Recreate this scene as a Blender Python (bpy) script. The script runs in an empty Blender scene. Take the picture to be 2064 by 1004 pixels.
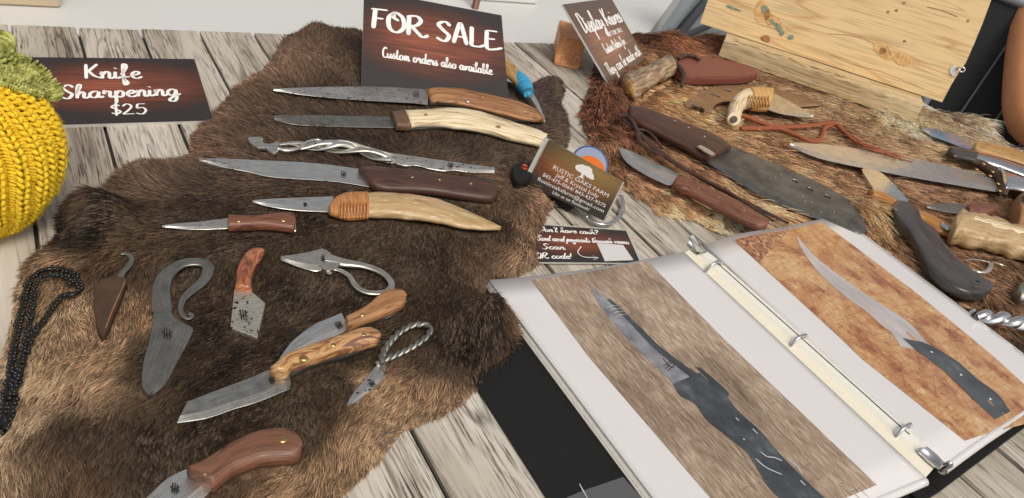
import bpy, bmesh, math, random
import numpy as np
from mathutils import Vector, Matrix

S = bpy.context.scene
COL = S.collection
random.seed(7)
rng = np.random.default_rng(7)

# ------------------------------------------------------------------ camera
CAM_H = 0.37
FPX = 1550.0
CX, CY = 1032.0, 502.0
R = np.array([[0.84673912, -0.11076193, 0.52035052],
              [-0.47980284, -0.58152782, 0.65697385],
              [0.22983061, -0.80595111, -0.54554624]])
cam_d = bpy.data.cameras.new('camera')
cam = bpy.data.objects.new('camera', cam_d)
COL.objects.link(cam)
S.camera = cam
cam_d.sensor_width = 36.0
cam_d.lens = 36.0 * FPX / 2064.0
cam_d.clip_start = 0.01
cam_d.clip_end = 200.0
rx, ry, rz = R @ np.array([1, 0, 0]), R @ np.array([0, -1, 0]), R @ np.array([0, 0, -1])
cam.matrix_world = Matrix(((rx[0], ry[0], rz[0], 0), (rx[1], ry[1], rz[1], 0), (rx[2], ry[2], rz[2], CAM_H), (0, 0, 0, 1)))
cam_d.dof.use_dof = True
cam_d.dof.focus_distance = 0.62
cam_d.dof.aperture_fstop = 24.0

# ------------------------------------------------------------------ daylight
SUN_EL, SUN_AZ = 56.0, 186.0      # azimuth measured clockwise from +Y
w = bpy.data.worlds.new('World'); S.world = w; w.use_nodes = True
nt = w.node_tree; bgn = nt.nodes['Background']
sky = nt.nodes.new('ShaderNodeTexSky'); sky.sky_type = 'NISHITA'; sky.sun_disc = False
sky.sun_elevation = math.radians(SUN_EL); sky.sun_rotation = math.radians(SUN_AZ)
sky.air_density = 1.0; sky.dust_density = 4.0; sky.ozone_density = 0.6
hs = nt.nodes.new('ShaderNodeHueSaturation'); hs.inputs['Saturation'].default_value = 0.22
nt.links.new(sky.outputs[0], hs.inputs['Color'])
nt.links.new(hs.outputs[0], bgn.inputs['Color'])
bgn.inputs['Strength'].default_value = 0.12
sl = bpy.data.lights.new('sun', 'SUN'); sl.energy = 1.7; sl.angle = math.radians(20); sl.color = (1.0, 0.90, 0.77)
so = bpy.data.objects.new('sun', sl); COL.objects.link(so)
az, el = math.radians(SUN_AZ), math.radians(SUN_EL)
tosun = Vector((math.sin(az) * math.cos(el), math.cos(az) * math.cos(el), math.sin(el)))
so.rotation_euler = tosun.to_track_quat('Z', 'Y').to_euler()
so.location = (1, -1, 3)
S.view_settings.view_transform = 'Standard'
S.view_settings.look = 'None'
S.view_settings.exposure = -0.10
S.view_settings.gamma = 1.0
S.render.engine = 'CYCLES'

# ------------------------------------------------------------------ helpers
def ray(px, py):
    return R @ np.array([px - CX, py - CY, FPX])

def at(px, py, z=0.0):
    r = ray(px, py); t = (z - CAM_H) / r[2]
    return np.array([r[0] * t, r[1] * t, z])

def on_plane(px, py, p0, n):
    r = ray(px, py); o = np.array([0, 0, CAM_H])
    t = np.dot(p0 - o, n) / np.dot(r, n)
    return o + r * t

def mpp(p):                                   # metres per photo pixel at a point
    return float(np.linalg.norm(np.array(p) - np.array([0, 0, CAM_H]))) / FPX

def lin(c):
    return tuple((x / 12.92 if x <= 0.04045 else ((x + 0.055) / 1.055) ** 2.4) for x in (v / 255.0 for v in c))

def catmull(pts, n, closed=False):
    P = np.array(pts, float)
    if len(P) < 3:
        t = np.linspace(0, 1, n)[:, None]
        return P[0] * (1 - t) + P[-1] * t
    if closed:
        Q = np.vstack([P[-1], P, P[0], P[1]])
    else:
        Q = np.vstack([2 * P[0] - P[1], P, 2 * P[-1] - P[-2]])
    out = []
    for i in range(1, len(Q) - 2):
        p0, p1, p2, p3 = Q[i - 1], Q[i], Q[i + 1], Q[i + 2]
        for t in np.linspace(0, 1, 14, endpoint=False):
            out.append(0.5 * ((2 * p1) + (p2 - p0) * t + (2 * p0 - 5 * p1 + 4 * p2 - p3) * t * t + (3 * p1 - p0 - 3 * p2 + p3) * t ** 3))
    out.append(Q[-2])
    return resample(np.array(out), n)

def resample(P, n):
    P = np.array(P, float)
    d = np.r_[0, np.cumsum(np.linalg.norm(np.diff(P, axis=0), axis=1))]
    s = np.linspace(0, d[-1], n)
    return np.stack([np.interp(s, d, P[:, k]) for k in range(P.shape[1])], 1)

HARD = []
FOOT = []                                     # footprints of what lies on the furs (world xy polygons)

def foot(poly):
    FOOT.append(np.array(poly)[:, :2].astype(float))

def link_mesh(name, verts, faces, mat, parent=None, smooth=False, uvs=None):
    me = bpy.data.meshes.new(name)
    base = np.array(parent['base'][:]) if parent is not None and 'base' in parent else np.zeros(3)
    me.from_pydata([tuple(np.array(v, float) - base) for v in verts], [], [tuple(f) for f in faces])
    if uvs is not None:
        uv = me.uv_layers.new(name='UVMap')
        idx = np.zeros(len(me.loops), np.int32); me.loops.foreach_get('vertex_index', idx)
        uv.data.foreach_set('uv', np.array(uvs, np.float32)[idx].ravel())
    if smooth:
        me.polygons.foreach_set('use_smooth', [True] * len(me.polygons))
    if mat is not None:
        me.materials.append(mat)
    me.validate()
    o = bpy.data.objects.new(name, me); COL.objects.link(o)
    if parent is not None:
        o.parent = parent
        if 'base' in parent: o['base'] = parent['base'][:]
    return o

def thing(name, label, cat, base=(0, 0, 0), group=None):
    o = bpy.data.objects.new(name, None); COL.objects.link(o)
    o.empty_display_size = 0.02
    o.location = tuple(base)
    o['base'] = [float(x) for x in base]
    o['label'] = label; o['category'] = cat
    if group: o['group'] = group
    return o

def loft(name, A, B, z, thick, mat, parent, sect='round', n=36, tprof=None, smooth=None, register=True, e=None, ucv=(True, True), grind=-.45, bare=1.0, lump=0.0):
    """Solid between two side lines A, B (photo pixels, same start end) lying at height z (or (z0, z1))."""
    z0, z1 = z if isinstance(z, tuple) else (z, z)
    a = catmull(A, n) if ucv[0] else resample(A, n)
    b = catmull(B, n) if ucv[1] else resample(B, n)
    zz = np.linspace(z0, z1, n)
    WA = np.array([at(*a[i], zz[i]) for i in range(n)])
    WB = np.array([at(*b[i], zz[i]) for i in range(n)])
    nb_ = max(3, int(n * bare))
    if register: foot(np.vstack([WA[:nb_], WB[:nb_][::-1]]))
    if sect == 'blade':
        ring = [(1.0, .85), (.97, 1.0), (grind, 1.0), (-.97, .16), (-1, 0), (-.97, -.16), (grind, -1.0), (.97, -1.0), (1.0, -.85)]
    elif sect == 'flat':
        ring = [(1, .6), (.93, 1), (-.93, 1), (-1, .6), (-1, -.6), (-.93, -1), (.93, -1), (1, -.6)]
    else:
        ex = e if e is not None else {'round': 1.0, 'slab': .45, 'soft': .7}[sect]
        m = 20
        ring = []
        for k in range(m):
            th = 2 * math.pi * (k + .5) / m
            c, s = math.cos(th), math.sin(th)
            ring.append((math.copysign(abs(c) ** ex, c), math.copysign(abs(s) ** ex, s)))
    if smooth is None: smooth = sect not in ('blade', 'flat')
    m = len(ring)
    px0 = a[0][0] * .37
    verts, uvs = [], []
    mid = (WA + WB) / 2; half = (WA - WB) / 2
    ulen = np.r_[0, np.cumsum(np.linalg.norm(np.diff(mid, axis=0), axis=1))]
    tp = np.ones(n) if tprof is None else np.interp(np.linspace(0, 1, n), np.linspace(0, 1, len(tprof)), tprof)
    hw = np.linalg.norm(half, axis=1)
    for i in range(n):
        for k, (sx, sy) in enumerate(ring):
            lf = 1.0
            if lump: lf += lump * (math.sin(i * .43 + k * .9 + px0) + .7 * math.sin(i * .91 - k * .63 + 2 * px0) + .5 * math.sin(i * 1.7 + k * 1.3)) * .45
            verts.append(mid[i] + half[i] * sx * lf + np.array([0, 0, thick / 2 * tp[i] * sy * lf]))
            uvs.append((ulen[i], hw[i] * sx + thick * .5 * sy))
    faces = []
    for i in range(n - 1):
        for k in range(m):
            k2 = (k + 1) % m
            faces.append((i * m + k, i * m + k2, (i + 1) * m + k2, (i + 1) * m + k))
    for i, rev in ((0, False), (n - 1, True)):
        c = len(verts); verts.append(mid[i]); uvs.append((ulen[i], 0))
        for k in range(m):
            k2 = (k + 1) % m
            faces.append((c, i * m + k2, i * m + k) if not rev else (c, i * m + k, i * m + k2))
    o = link_mesh(name, verts, faces, mat, parent, smooth, uvs)
    fix_normals(o)
    return o

def fix_normals(o):
    bm = bmesh.new(); bm.from_mesh(o.data)
    bmesh.ops.recalc_face_normals(bm, faces=bm.faces)
    bm.to_mesh(o.data); bm.free()

def plate(name, outline, z, thick, mat, parent, bevel=0.0004, register=True, curve=True, n=None, world=None):
    """Flat piece with an outline in photo pixels, its top at height z."""
    if world is None:
        P = catmull(outline, n or len(outline) * 5, closed=True)[:-1] if curve else np.array(outline, float)
        W = [at(x, y, z) for x, y in P]
    else:
        W = [np.array(p) for p in world]
    if register: foot(W)
    bm = bmesh.new()
    base = np.array(parent['base'][:]) if parent is not None and 'base' in parent else np.zeros(3)
    vs = [bm.verts.new(tuple(p - base)) for p in W]
    f = bm.faces.new(vs)
    f.normal_update()
    if f.normal.z < 0: bmesh.ops.reverse_faces(bm, faces=[f])
    top = [f]
    ext = bmesh.ops.extrude_face_region(bm, geom=[f])
    nv = [g for g in ext['geom'] if isinstance(g, bmesh.types.BMVert)]
    bmesh.ops.translate(bm, verts=nv, vec=(0, 0, -thick))
    bmesh.ops.recalc_face_normals(bm, faces=bm.faces)
    if bevel:
        zt = max(v.co.z for v in bm.verts)
        es = [e for e in bm.edges if all(abs(v.co.z - zt) < 1e-7 for v in e.verts) and len(e.link_faces) == 2]
        try: bmesh.ops.bevel(bm, geom=es, offset=bevel, segments=2, affect='EDGES', profile=.6)
        except Exception: pass
    uv = bm.loops.layers.uv.new('UVMap')
    for fc in bm.faces:
        for lp in fc.loops: lp[uv].uv = (lp.vert.co.x, lp.vert.co.y)
    bmesh.ops.triangulate(bm, faces=[fc for fc in bm.faces if len(fc.verts) > 4])
    me = bpy.data.meshes.new(name); bm.to_mesh(me); bm.free()
    me.materials.append(mat)
    o = bpy.data.objects.new(name, me); COL.objects.link(o)
    if parent is not None:
        o.parent = parent
        if 'base' in parent: o['base'] = parent['base'][:]
    return o

def sweep(pts, rad, sides=10, flat=1.0, up=None, sq=1.0):
    """Tube along 3D points; rad scalar or list; returns verts, faces, uvs."""
    P = np.array(pts, float); n = len(P)
    r = np.full(n, rad) if np.isscalar(rad) else np.interp(np.linspace(0, 1, n), np.linspace(0, 1, len(rad)), rad)
    T = np.gradient(P, axis=0); T /= (np.linalg.norm(T, axis=1)[:, None] + 1e-12)
    verts, uvs, faces = [], [], []
    u0 = np.array([0, 0, 1.0]) if up is None else np.array(up, float)
    L = np.r_[0, np.cumsum(np.linalg.norm(np.diff(P, axis=0), axis=1))]
    prev = None
    for i in range(n):
        ref = u0 if abs(np.dot(T[i], u0)) < .95 else np.array([1.0, 0, 0])
        sd = np.cross(T[i], ref); sd /= np.linalg.norm(sd) + 1e-12
        if prev is not None and np.dot(prev, sd) < 0: sd = -sd
        prev = sd
        nn = np.cross(sd, T[i])
        for k in range(sides):
            th = 2 * math.pi * k / sides
            c_, s_ = math.cos(th), math.sin(th)
            verts.append(P[i] + sd * math.copysign(abs(c_) ** sq, c_) * r[i] + nn * math.copysign(abs(s_) ** sq, s_) * r[i] * flat)
            uvs.append((L[i], k / sides * 6.28 * r[i]))
    for i in range(n - 1):
        for k in range(sides):
            k2 = (k + 1) % sides
            faces.append((i * sides + k, i * sides + k2, (i + 1) * sides + k2, (i + 1) * sides + k))
    for i, rev in ((0, 1), (n - 1, 0)):
        c = len(verts); verts.append(P[i]); uvs.append((L[i], 0))
        for k in range(sides):
            k2 = (k + 1) % sides
            faces.append((c, i * sides + k, i * sides + k2) if rev else (c, i * sides + k2, i * sides + k))
    return verts, faces, uvs

def tube(name, path, rpx, z, mat, parent, n=48, flat=1.0, sides=10, register=True, smooth=True, zs=None, up=None, sq=1.0):
    """Bar along a photo-pixel path; rpx = radius in photo pixels (scalar or list)."""
    p = catmull(path, n)
    zz = np.full(n, z) if zs is None else np.interp(np.linspace(0, 1, n), np.linspace(0, 1, len(zs)), zs)
    W = np.array([at(p[i][0], p[i][1], zz[i]) for i in range(n)])
    rr = np.full(n, rpx, float) if np.isscalar(rpx) else np.interp(np.linspace(0, 1, n), np.linspace(0, 1, len(rpx)), rpx)
    rm = [rr[i] * mpp(W[i]) for i in range(n)]
    v, f, u = sweep(W, rm, sides, flat, up, sq)
    if register:
        T = np.gradient(W, axis=0)[:, :2]; T /= np.linalg.norm(T, axis=1)[:, None] + 1e-12
        N = np.stack([-T[:, 1], T[:, 0]], 1) * np.array(rm)[:, None]
        for i in range(0, n - 4, 4):
            s = slice(i, i + 5)
            foot(np.vstack([W[s, :2] + N[s], (W[s, :2] - N[s])[::-1]]))
    return link_mesh(name, v, f, mat, parent, smooth, u)

def helix(W, rad, turns, phase, r):
    W = np.array(W, float); n = len(W)
    T = np.gradient(W, axis=0); T /= np.linalg.norm(T, axis=1)[:, None] + 1e-12
    out = []
    for i in range(n):
        sd = np.cross(T[i], [0, 0, 1.0]); sd /= np.linalg.norm(sd) + 1e-12
        nn = np.cross(sd, T[i]); a = phase + 2 * math.pi * turns * i / (n - 1)
        q = rad if np.isscalar(rad) else np.interp(i / (n - 1), np.linspace(0, 1, len(rad)), rad)
        out.append(W[i] + (sd * math.cos(a) + nn * math.sin(a)) * q)
    return np.array(out)

def pin(px, py, z, mat, parent, r=.0021, name='pin'):
    c = at(px, py, z); v = []; f = []
    m = 14
    for k in range(m):
        a = 2 * math.pi * k / m; v.append(c + np.array([math.cos(a) * r, math.sin(a) * r, 0]))
    for k in range(m):
        a = 2 * math.pi * k / m; v.append(c + np.array([math.cos(a) * r * .75, math.sin(a) * r * .75, r * .22]))
    for k in range(m):
        k2 = (k + 1) % m; f.append((k, k2, m + k2, m + k))
    f.append(tuple(range(m, 2 * m)))
    return link_mesh(name, v, f, mat, parent, False)

def ribbon(strokes, width, normal, parent, name, mat, contrast=.5, updir=None):
    """Flat pen strokes: each a list of 3D points on one plane."""
    verts, faces = [], []
    nrm = np.array(normal, float); nrm /= np.linalg.norm(nrm)
    for q, s in enumerate(strokes):
        P = np.array(s, float); n = len(P)
        if n < 2: continue
        P = P + nrm * (1.2e-5 * (q % 7))
        T = np.gradient(P, axis=0); T /= np.linalg.norm(T, axis=1)[:, None] + 1e-12
        b0 = len(verts)
        for i in range(n):
            sd = np.cross(nrm, T[i])
            wv = width
            if updir is not None:
                wv = width * (1 - contrast + contrast * 1.5 * abs(float(np.dot(T[i], updir))))
            if i == 0 or i == n - 1: wv *= .6
            verts += [P[i] + sd * wv / 2, P[i] - sd * wv / 2]
        for i in range(n - 1):
            faces.append((b0 + 2 * i, b0 + 2 * i + 1, b0 + 2 * i + 3, b0 + 2 * i + 2))
    return link_mesh(name, verts, faces, mat, parent)

GLYPH = {
'a': (98, "72,88 45,100 15,70 12,25 38,2 62,30 75,95|75,95 68,30 82,3 105,25"),
'b': (80, "8,60 38,170 40,205 22,190 14,90 18,15 40,0 66,30 60,75 35,80 20,50"),
'c': (72, "68,80 45,100 15,65 18,18 45,0 78,25"),
'd': (98, "72,88 45,100 15,70 12,25 38,2 62,30 72,60|88,210 76,100 70,30 84,3 108,25"),
'e': (74, "12,42 50,58 62,85 42,100 15,65 18,18 45,0 80,25"),
'f': (62, "5,50 42,150 45,200 28,208 20,120 16,-50 20,-95 40,-60 14,10 60,25"),
'g': (98, "72,88 45,100 15,70 12,25 38,2 62,30 75,95|75,95 68,-40 40,-95 10,-75 40,-25 105,25"),
'h': (88, "8,60 40,190 30,212 18,150 12,0|14,40 40,95 60,80 58,20 72,2 95,25"),
'i': (44, "12,95 8,25 22,2 46,25|14,140 17,150"),
'j': (44, "20,95 18,-50 0,-90|20,140 23,150"),
'k': (84, "8,60 36,190 28,210 16,150 12,0|14,45 55,95 45,60 22,50 55,5 88,22"),
'l': (48, "5,50 38,170 32,212 16,170 14,25 30,2 52,25"),
'm': (116, "5,50 15,95 12,0|14,50 38,98 50,80 46,0|48,50 74,98 88,75 86,15 98,2 120,25"),
'n': (88, "5,50 15,95 12,0|14,50 42,98 60,78 58,15 70,2 94,25"),
'o': (92, "45,100 15,70 18,15 45,0 72,30 68,80 45,100 60,75 98,85"),
'p': (82, "15,100 8,-95|12,40 38,98 65,75 60,18 35,0 14,25"),
'q': (90, "72,88 45,100 15,70 12,25 38,2 62,30 75,95|75,95 70,-95"),
'r': (78, "8,50 15,105 28,85 52,92 48,20 62,2 84,25"),
's': (70, "0,20 40,108 38,72 58,35 40,2 12,12|58,25 76,25"),
't': (58, "30,190 20,60 24,8 42,2 64,25|0,130 58,138"),
'u': (96, "10,95 10,25 30,2 60,40 70,95|70,95 66,25 80,2 104,25"),
'v': (80, "8,95 25,5 55,90 86,85"),
'w': (106, "8,95 20,5 45,80 60,5 88,92 112,85"),
'x': (80, "8,95 70,0|70,95 8,0"),
'y': (96, "10,95 12,40 35,25 65,60 72,95|72,95 65,-40 40,-95 15,-70 50,-10 102,25"),
'z': (80, "10,92 65,92 10,5 75,8"),
'A': (100, "5,0 45,205 58,205 85,0|8,72 92,80"),
'B': (90, "15,200 10,0|5,195 65,195 60,120 20,105 75,85 70,15 10,2"),
'C': (92, "85,175 55,208 15,130 20,30 55,0 96,30"),
'D': (110, "22,195 15,5|0,188 60,203 98,130 80,40 12,2"),
'E': (100, "88,200 22,195|22,195 16,10 55,0 112,30|18,105 70,112"),
'F': (92, "26,200 15,0|0,195 100,207|20,105 74,112"),
'K': (98, "15,205 8,0|88,208 20,95|28,105 60,40 104,8"),
'L': (92, "22,207 16,60 16,8 60,4 112,42"),
'N': (100, "10,0 15,200|15,200 78,5|78,5 84,205"),
'O': (118, "52,205 14,140 18,35 60,0 102,60 96,160 52,203 42,150 74,122"),
'Q': (118, "52,205 14,140 18,35 60,0 102,60 96,160 52,203|60,50 115,-20"),
'R': (118, "18,200 12,0|2,188 62,207 88,165 60,110 24,100|30,100 66,40 98,0 134,28"),
'S': (98, "90,172 58,208 18,170 48,112 78,65 50,2 2,28"),
'T': (88, "45,200 40,0|0,195 92,207"),
'$': (84, "75,165 45,185 15,145 45,100 75,55 45,12 10,35|48,222 42,-22"),
'2': (98, "10,155 45,200 76,155 50,80 5,5|5,5 92,10"),
'5': (92, "84,195 26,195|26,195 20,115 60,125 80,70 50,0 5,20"),
'!': (36, "20,200 15,60|13,8 15,18"), '?': (76, "10,150 40,200 70,160 42,95 40,55|40,8 42,18"),
' ': (60, ""), "'": (30, "12,200 8,160"),
}

def lettering(text, fmap, u0, u1, v, height, width, parent, mat, name='lettering', upright=1.0, v_end=None):
    """Hand-brushed words. fmap(u, v) -> 3D; v = baseline, height = capital height, both in sign units."""
    adv = sum(GLYPH[c][0] for c in text)
    k = (u1 - u0) / adv; x = u0; strokes = []
    ve = v if v_end is None else v_end
    for c in text:
        a, st = GLYPH[c]
        for s in st.split('|'):
            if not s: continue
            pts = [tuple(float(q) for q in p.split(',')) for p in s.split()]
            P = catmull(pts, max(6, 5 * len(pts)))
            strokes.append([fmap(x + p[0] * k, v + (ve - v) * (x - u0) / (u1 - u0) + p[1] / 205 * height) for p in P])
        x += a * k
    o = fmap(u0, v); ux = fmap(u0 + .01, v) - o; vy = fmap(u0, v + .01) - o
    nrm = np.cross(ux, vy)
    return ribbon(strokes, width, nrm, parent, name, mat, .55, vy / np.linalg.norm(vy))

def print_text(text, fmap, u0, u1, v, height, parent, mat, name='print'):
    """Small printed type in the built-in font laid on a surface."""
    cu = bpy.data.curves.new('type', 'FONT'); cu.body = text; cu.resolution_u = 2
    tmp = bpy.data.objects.new('type', cu); COL.objects.link(tmp)
    bpy.context.view_layer.update()
    dg = bpy.context.evaluated_depsgraph_get()
    me = tmp.evaluated_get(dg).to_mesh()
    V = np.array([tuple(q.co) for q in me.vertices]); F = [tuple(p.vertices) for p in me.polygons]
    tmp.evaluated_get(dg).to_mesh_clear()
    bpy.data.objects.remove(tmp); bpy.data.curves.remove(cu)
    x0, x1 = V[:, 0].min(), V[:, 0].max()
    W = [fmap(u0 + (q[0] - x0) / (x1 - x0) * (u1 - u0), v + q[1] * height / .7) for q in V]
    return link_mesh(name, W, F, mat, parent)

def quad_map(TL, TR, BR, BL, lift=.0005):
    TL, TR, BR, BL = [np.array(p, float) for p in (TL, TR, BR, BL)]
    n = np.cross(TR - BL, TL - BR); n /= np.linalg.norm(n)
    if n[2] < 0: n = -n
    def f(u, v):
        return (BL * (1 - u) + BR * u) * (1 - v) + (TL * (1 - u) + TR * u) * v + n * lift
    return f, n

def panel(name, corners, thick, mat, edge_mat, parent, nrm):
    """Thin rigid board from four 3D corners (TL TR BR BL), face first."""
    C = [np.array(p, float) for p in corners]
    v = C + [p - nrm * thick for p in C]
    me_f = [(3, 2, 1, 0), (4, 5, 6, 7), (0, 1, 5, 4), (1, 2, 6, 5), (2, 3, 7, 6), (3, 0, 4, 7)]
    uv = [(0, 1), (1, 1), (1, 0), (0, 0)] * 2
    o = link_mesh(name, v, me_f, mat, parent, False, uv)
    if edge_mat is not None:
        o.data.materials.append(edge_mat)
        for i, p in enumerate(o.data.polygons):
            if i: p.material_index = 1
    fix_normals(o)
    return o

# ------------------------------------------------------------------ materials
def nd(nt, t, **kw):
    x = nt.nodes.new(t)
    for k, v in kw.items():
        if k.startswith('i_'): x.inputs[k[2:].replace('_', ' ')].default_value = v
        else: setattr(x, k, v)
    return x

def ramp(nt, stops, interp='LINEAR'):
    r = nt.nodes.new('ShaderNodeValToRGB'); r.color_ramp.interpolation = interp
    el = r.color_ramp.elements
    while len(el) < len(stops): el.new(.5)
    for e_, (p, c) in zip(el, stops):
        e_.position = p; e_.color = (*c, 1) if len(c) == 3 else c
    return r

def mix(nt, a, b, fac, mode='MIX'):
    m = nt.nodes.new('ShaderNodeMix'); m.data_type = 'RGBA'; m.blend_type = mode
    for sock, val in ((m.inputs[0], fac), (m.inputs[6], a), (m.inputs[7], b)):
        if hasattr(val, 'is_output'): nt.links.new(val, sock)
        elif isinstance(val, tuple): sock.default_value = (*val, 1) if len(val) == 3 else val
        else: sock.default_value = val
    return m.outputs[2]

def base_mat(name):
    m = bpy.data.materials.new(name); m.use_nodes = True
    return m, m.node_tree, m.node_tree.nodes['Principled BSDF']

def coords(nt, kind, scale, per_object=False, rot=0.0):
    tc = nt.nodes.new('ShaderNodeTexCoord')
    mp = nt.nodes.new('ShaderNodeMapping'); mp.inputs['Scale'].default_value = scale; mp.inputs['Rotation'].default_value = (0, 0, rot)
    nt.links.new(tc.outputs[kind], mp.inputs['Vector'])
    if per_object:
        oi = nt.nodes.new('ShaderNodeObjectInfo')
        vm = nt.nodes.new('ShaderNodeVectorMath'); vm.operation = 'SCALE'; vm.inputs[0].default_value = (31.7, 57.3, 13.1)
        nt.links.new(oi.outputs['Random'], vm.inputs['Scale'])
        nt.links.new(vm.outputs[0], mp.inputs['Location'])
    return mp.outputs[0]

def mat(name, stops, scale=(60, 60, 60), kind='UV', detail=6, rough=(.4, .6), metal=0.0, bump=.15, bdist=.0006, distort=0.0, coat=0.0, spec=.5, fine=None, per_object=False, extra=()):
    m, nt, bs = base_mat(name)
    v = coords(nt, kind, scale, per_object)
    nz = nd(nt, 'ShaderNodeTexNoise', i_Detail=detail, i_Scale=1.0, i_Distortion=distort, i_Roughness=.6)
    nt.links.new(v, nz.inputs['Vector'])
    rp = ramp(nt, stops); nt.links.new(nz.outputs[0], rp.inputs[0])
    out = rp.outputs[0]; h = nz.outputs[0]
    if fine:
        v2 = coords(nt, kind, fine[0], per_object)
        n2 = nd(nt, 'ShaderNodeTexNoise', i_Detail=5.0, i_Scale=1.0, i_Roughness=.65); nt.links.new(v2, n2.inputs['Vector'])
        r2 = ramp(nt, [(fine[2], (1, 1, 1)), (fine[3], fine[1])]); nt.links.new(n2.outputs[0], r2.inputs[0])
        out = mix(nt, out, r2.outputs[0], 1.0, 'MULTIPLY'); h = n2.outputs[0]
    for sc_, colr_, lo_, hi_, rot_ in extra:
        v3 = coords(nt, kind, sc_, per_object, rot_)
        n3 = nd(nt, 'ShaderNodeTexNoise', i_Detail=4.0, i_Scale=1.0, i_Roughness=.6); nt.links.new(v3, n3.inputs['Vector'])
        r3 = ramp(nt, [(lo_, colr_), (hi_, (1, 1, 1))]); nt.links.new(n3.outputs[0], r3.inputs[0])
        out = mix(nt, out, r3.outputs[0], 1.0, 'MULTIPLY')
    nt.links.new(out, bs.inputs['Base Color'])
    mr = nd(nt, 'ShaderNodeMapRange'); mr.inputs['To Min'].default_value = rough[0]; mr.inputs['To Max'].default_value = rough[1]
    nt.links.new(nz.outputs[0], mr.inputs[0]); nt.links.new(mr.outputs[0], bs.inputs['Roughness'])
    bs.inputs['Metallic'].default_value = metal
    bs.inputs['Coat Weight'].default_value = coat
    bs.inputs['Specular IOR Level'].default_value = spec
    if bump:
        bp = nd(nt, 'ShaderNodeBump', i_Strength=bump, i_Distance=bdist)
        nt.links.new(h, bp.inputs['Height']); nt.links.new(bp.outputs[0], bs.inputs['Normal'])
    return m

def wood(name, light, dark, line, scale=(9, 70, 70), lines=9.0, kind='UV', rough=(.42, .62), coat=0.0, bump=.2, per_object=False, line_w=.16, fine_dark=.75, rot=0.0):
    """Contour-grain wood: length along X of the coordinates."""
    m, nt, bs = base_mat(name)
    v = coords(nt, kind, scale, per_object, rot)
    n1 = nd(nt, 'ShaderNodeTexNoise', i_Detail=2.0, i_Scale=1.0, i_Distortion=.4); nt.links.new(v, n1.inputs['Vector'])
    r1 = ramp(nt, [(.3, dark), (.68, light)]); nt.links.new(n1.outputs[0], r1.inputs[0])
    mu = nd(nt, 'ShaderNodeMath', operation='MULTIPLY'); mu.inputs[1].default_value = lines; nt.links.new(n1.outputs[0], mu.inputs[0])
    pp = nd(nt, 'ShaderNodeMath', operation='PINGPONG'); pp.inputs[1].default_value = .5; nt.links.new(mu.outputs[0], pp.inputs[0])
    rl = ramp(nt, [(0.0, (0, 0, 0)), (line_w, (1, 1, 1))]); nt.links.new(pp.outputs[0], rl.inputs[0])
    c = mix(nt, line, r1.outputs[0], rl.outputs[0])
    v2 = coords(nt, kind, (scale[0] * 6, scale[1] * 12, scale[2] * 12), per_object, rot)
    n2 = nd(nt, 'ShaderNodeTexNoise', i_Detail=4.0, i_Scale=1.0); nt.links.new(v2, n2.inputs['Vector'])
    r2 = ramp(nt, [(.36, (fine_dark * .8,) * 3), (.52, (1, 1, 1))]); nt.links.new(n2.outputs[0], r2.inputs[0])
    c = mix(nt, c, r2.outputs[0], 1.0, 'MULTIPLY')
    nt.links.new(c, bs.inputs['Base Color'])
    mr = nd(nt, 'ShaderNodeMapRange'); mr.inputs['To Min'].default_value = rough[1]; mr.inputs['To Max'].default_value = rough[0]
    nt.links.new(n2.outputs[0], mr.inputs[0]); nt.links.new(mr.outputs[0], bs.inputs['Roughness'])
    bs.inputs['Coat Weight'].default_value = coat * .5; bs.inputs['Coat Roughness'].default_value = .3
    bp = nd(nt, 'ShaderNodeBump', i_Strength=bump, i_Distance=.0004)
    nt.links.new(r2.outputs[0], bp.inputs['Height']); nt.links.new(bp.outputs[0], bs.inputs['Normal'])
    return m

def plain(name, col, rough=.5, metal=0.0, coat=0.0, spec=.5):
    m, nt, bs = base_mat(name)
    nz = nd(nt, 'ShaderNodeTexNoise', i_Scale=140.0, i_Detail=4.0)
    tc = nt.nodes.new('ShaderNodeTexCoord'); nt.links.new(tc.outputs['Object'], nz.inputs['Vector'])
    rp = ramp(nt, [(.3, tuple(x * .97 for x in col)), (.7, tuple(min(1, x * 1.02) for x in col))])
    nt.links.new(nz.outputs[0], rp.inputs[0]); nt.links.new(rp.outputs[0], bs.inputs['Base Color'])
    bs.inputs['Roughness'].default_value = rough; bs.inputs['Metallic'].default_value = metal
    bs.inputs['Coat Weight'].default_value = coat; bs.inputs['Specular IOR Level'].default_value = spec
    return m

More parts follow.
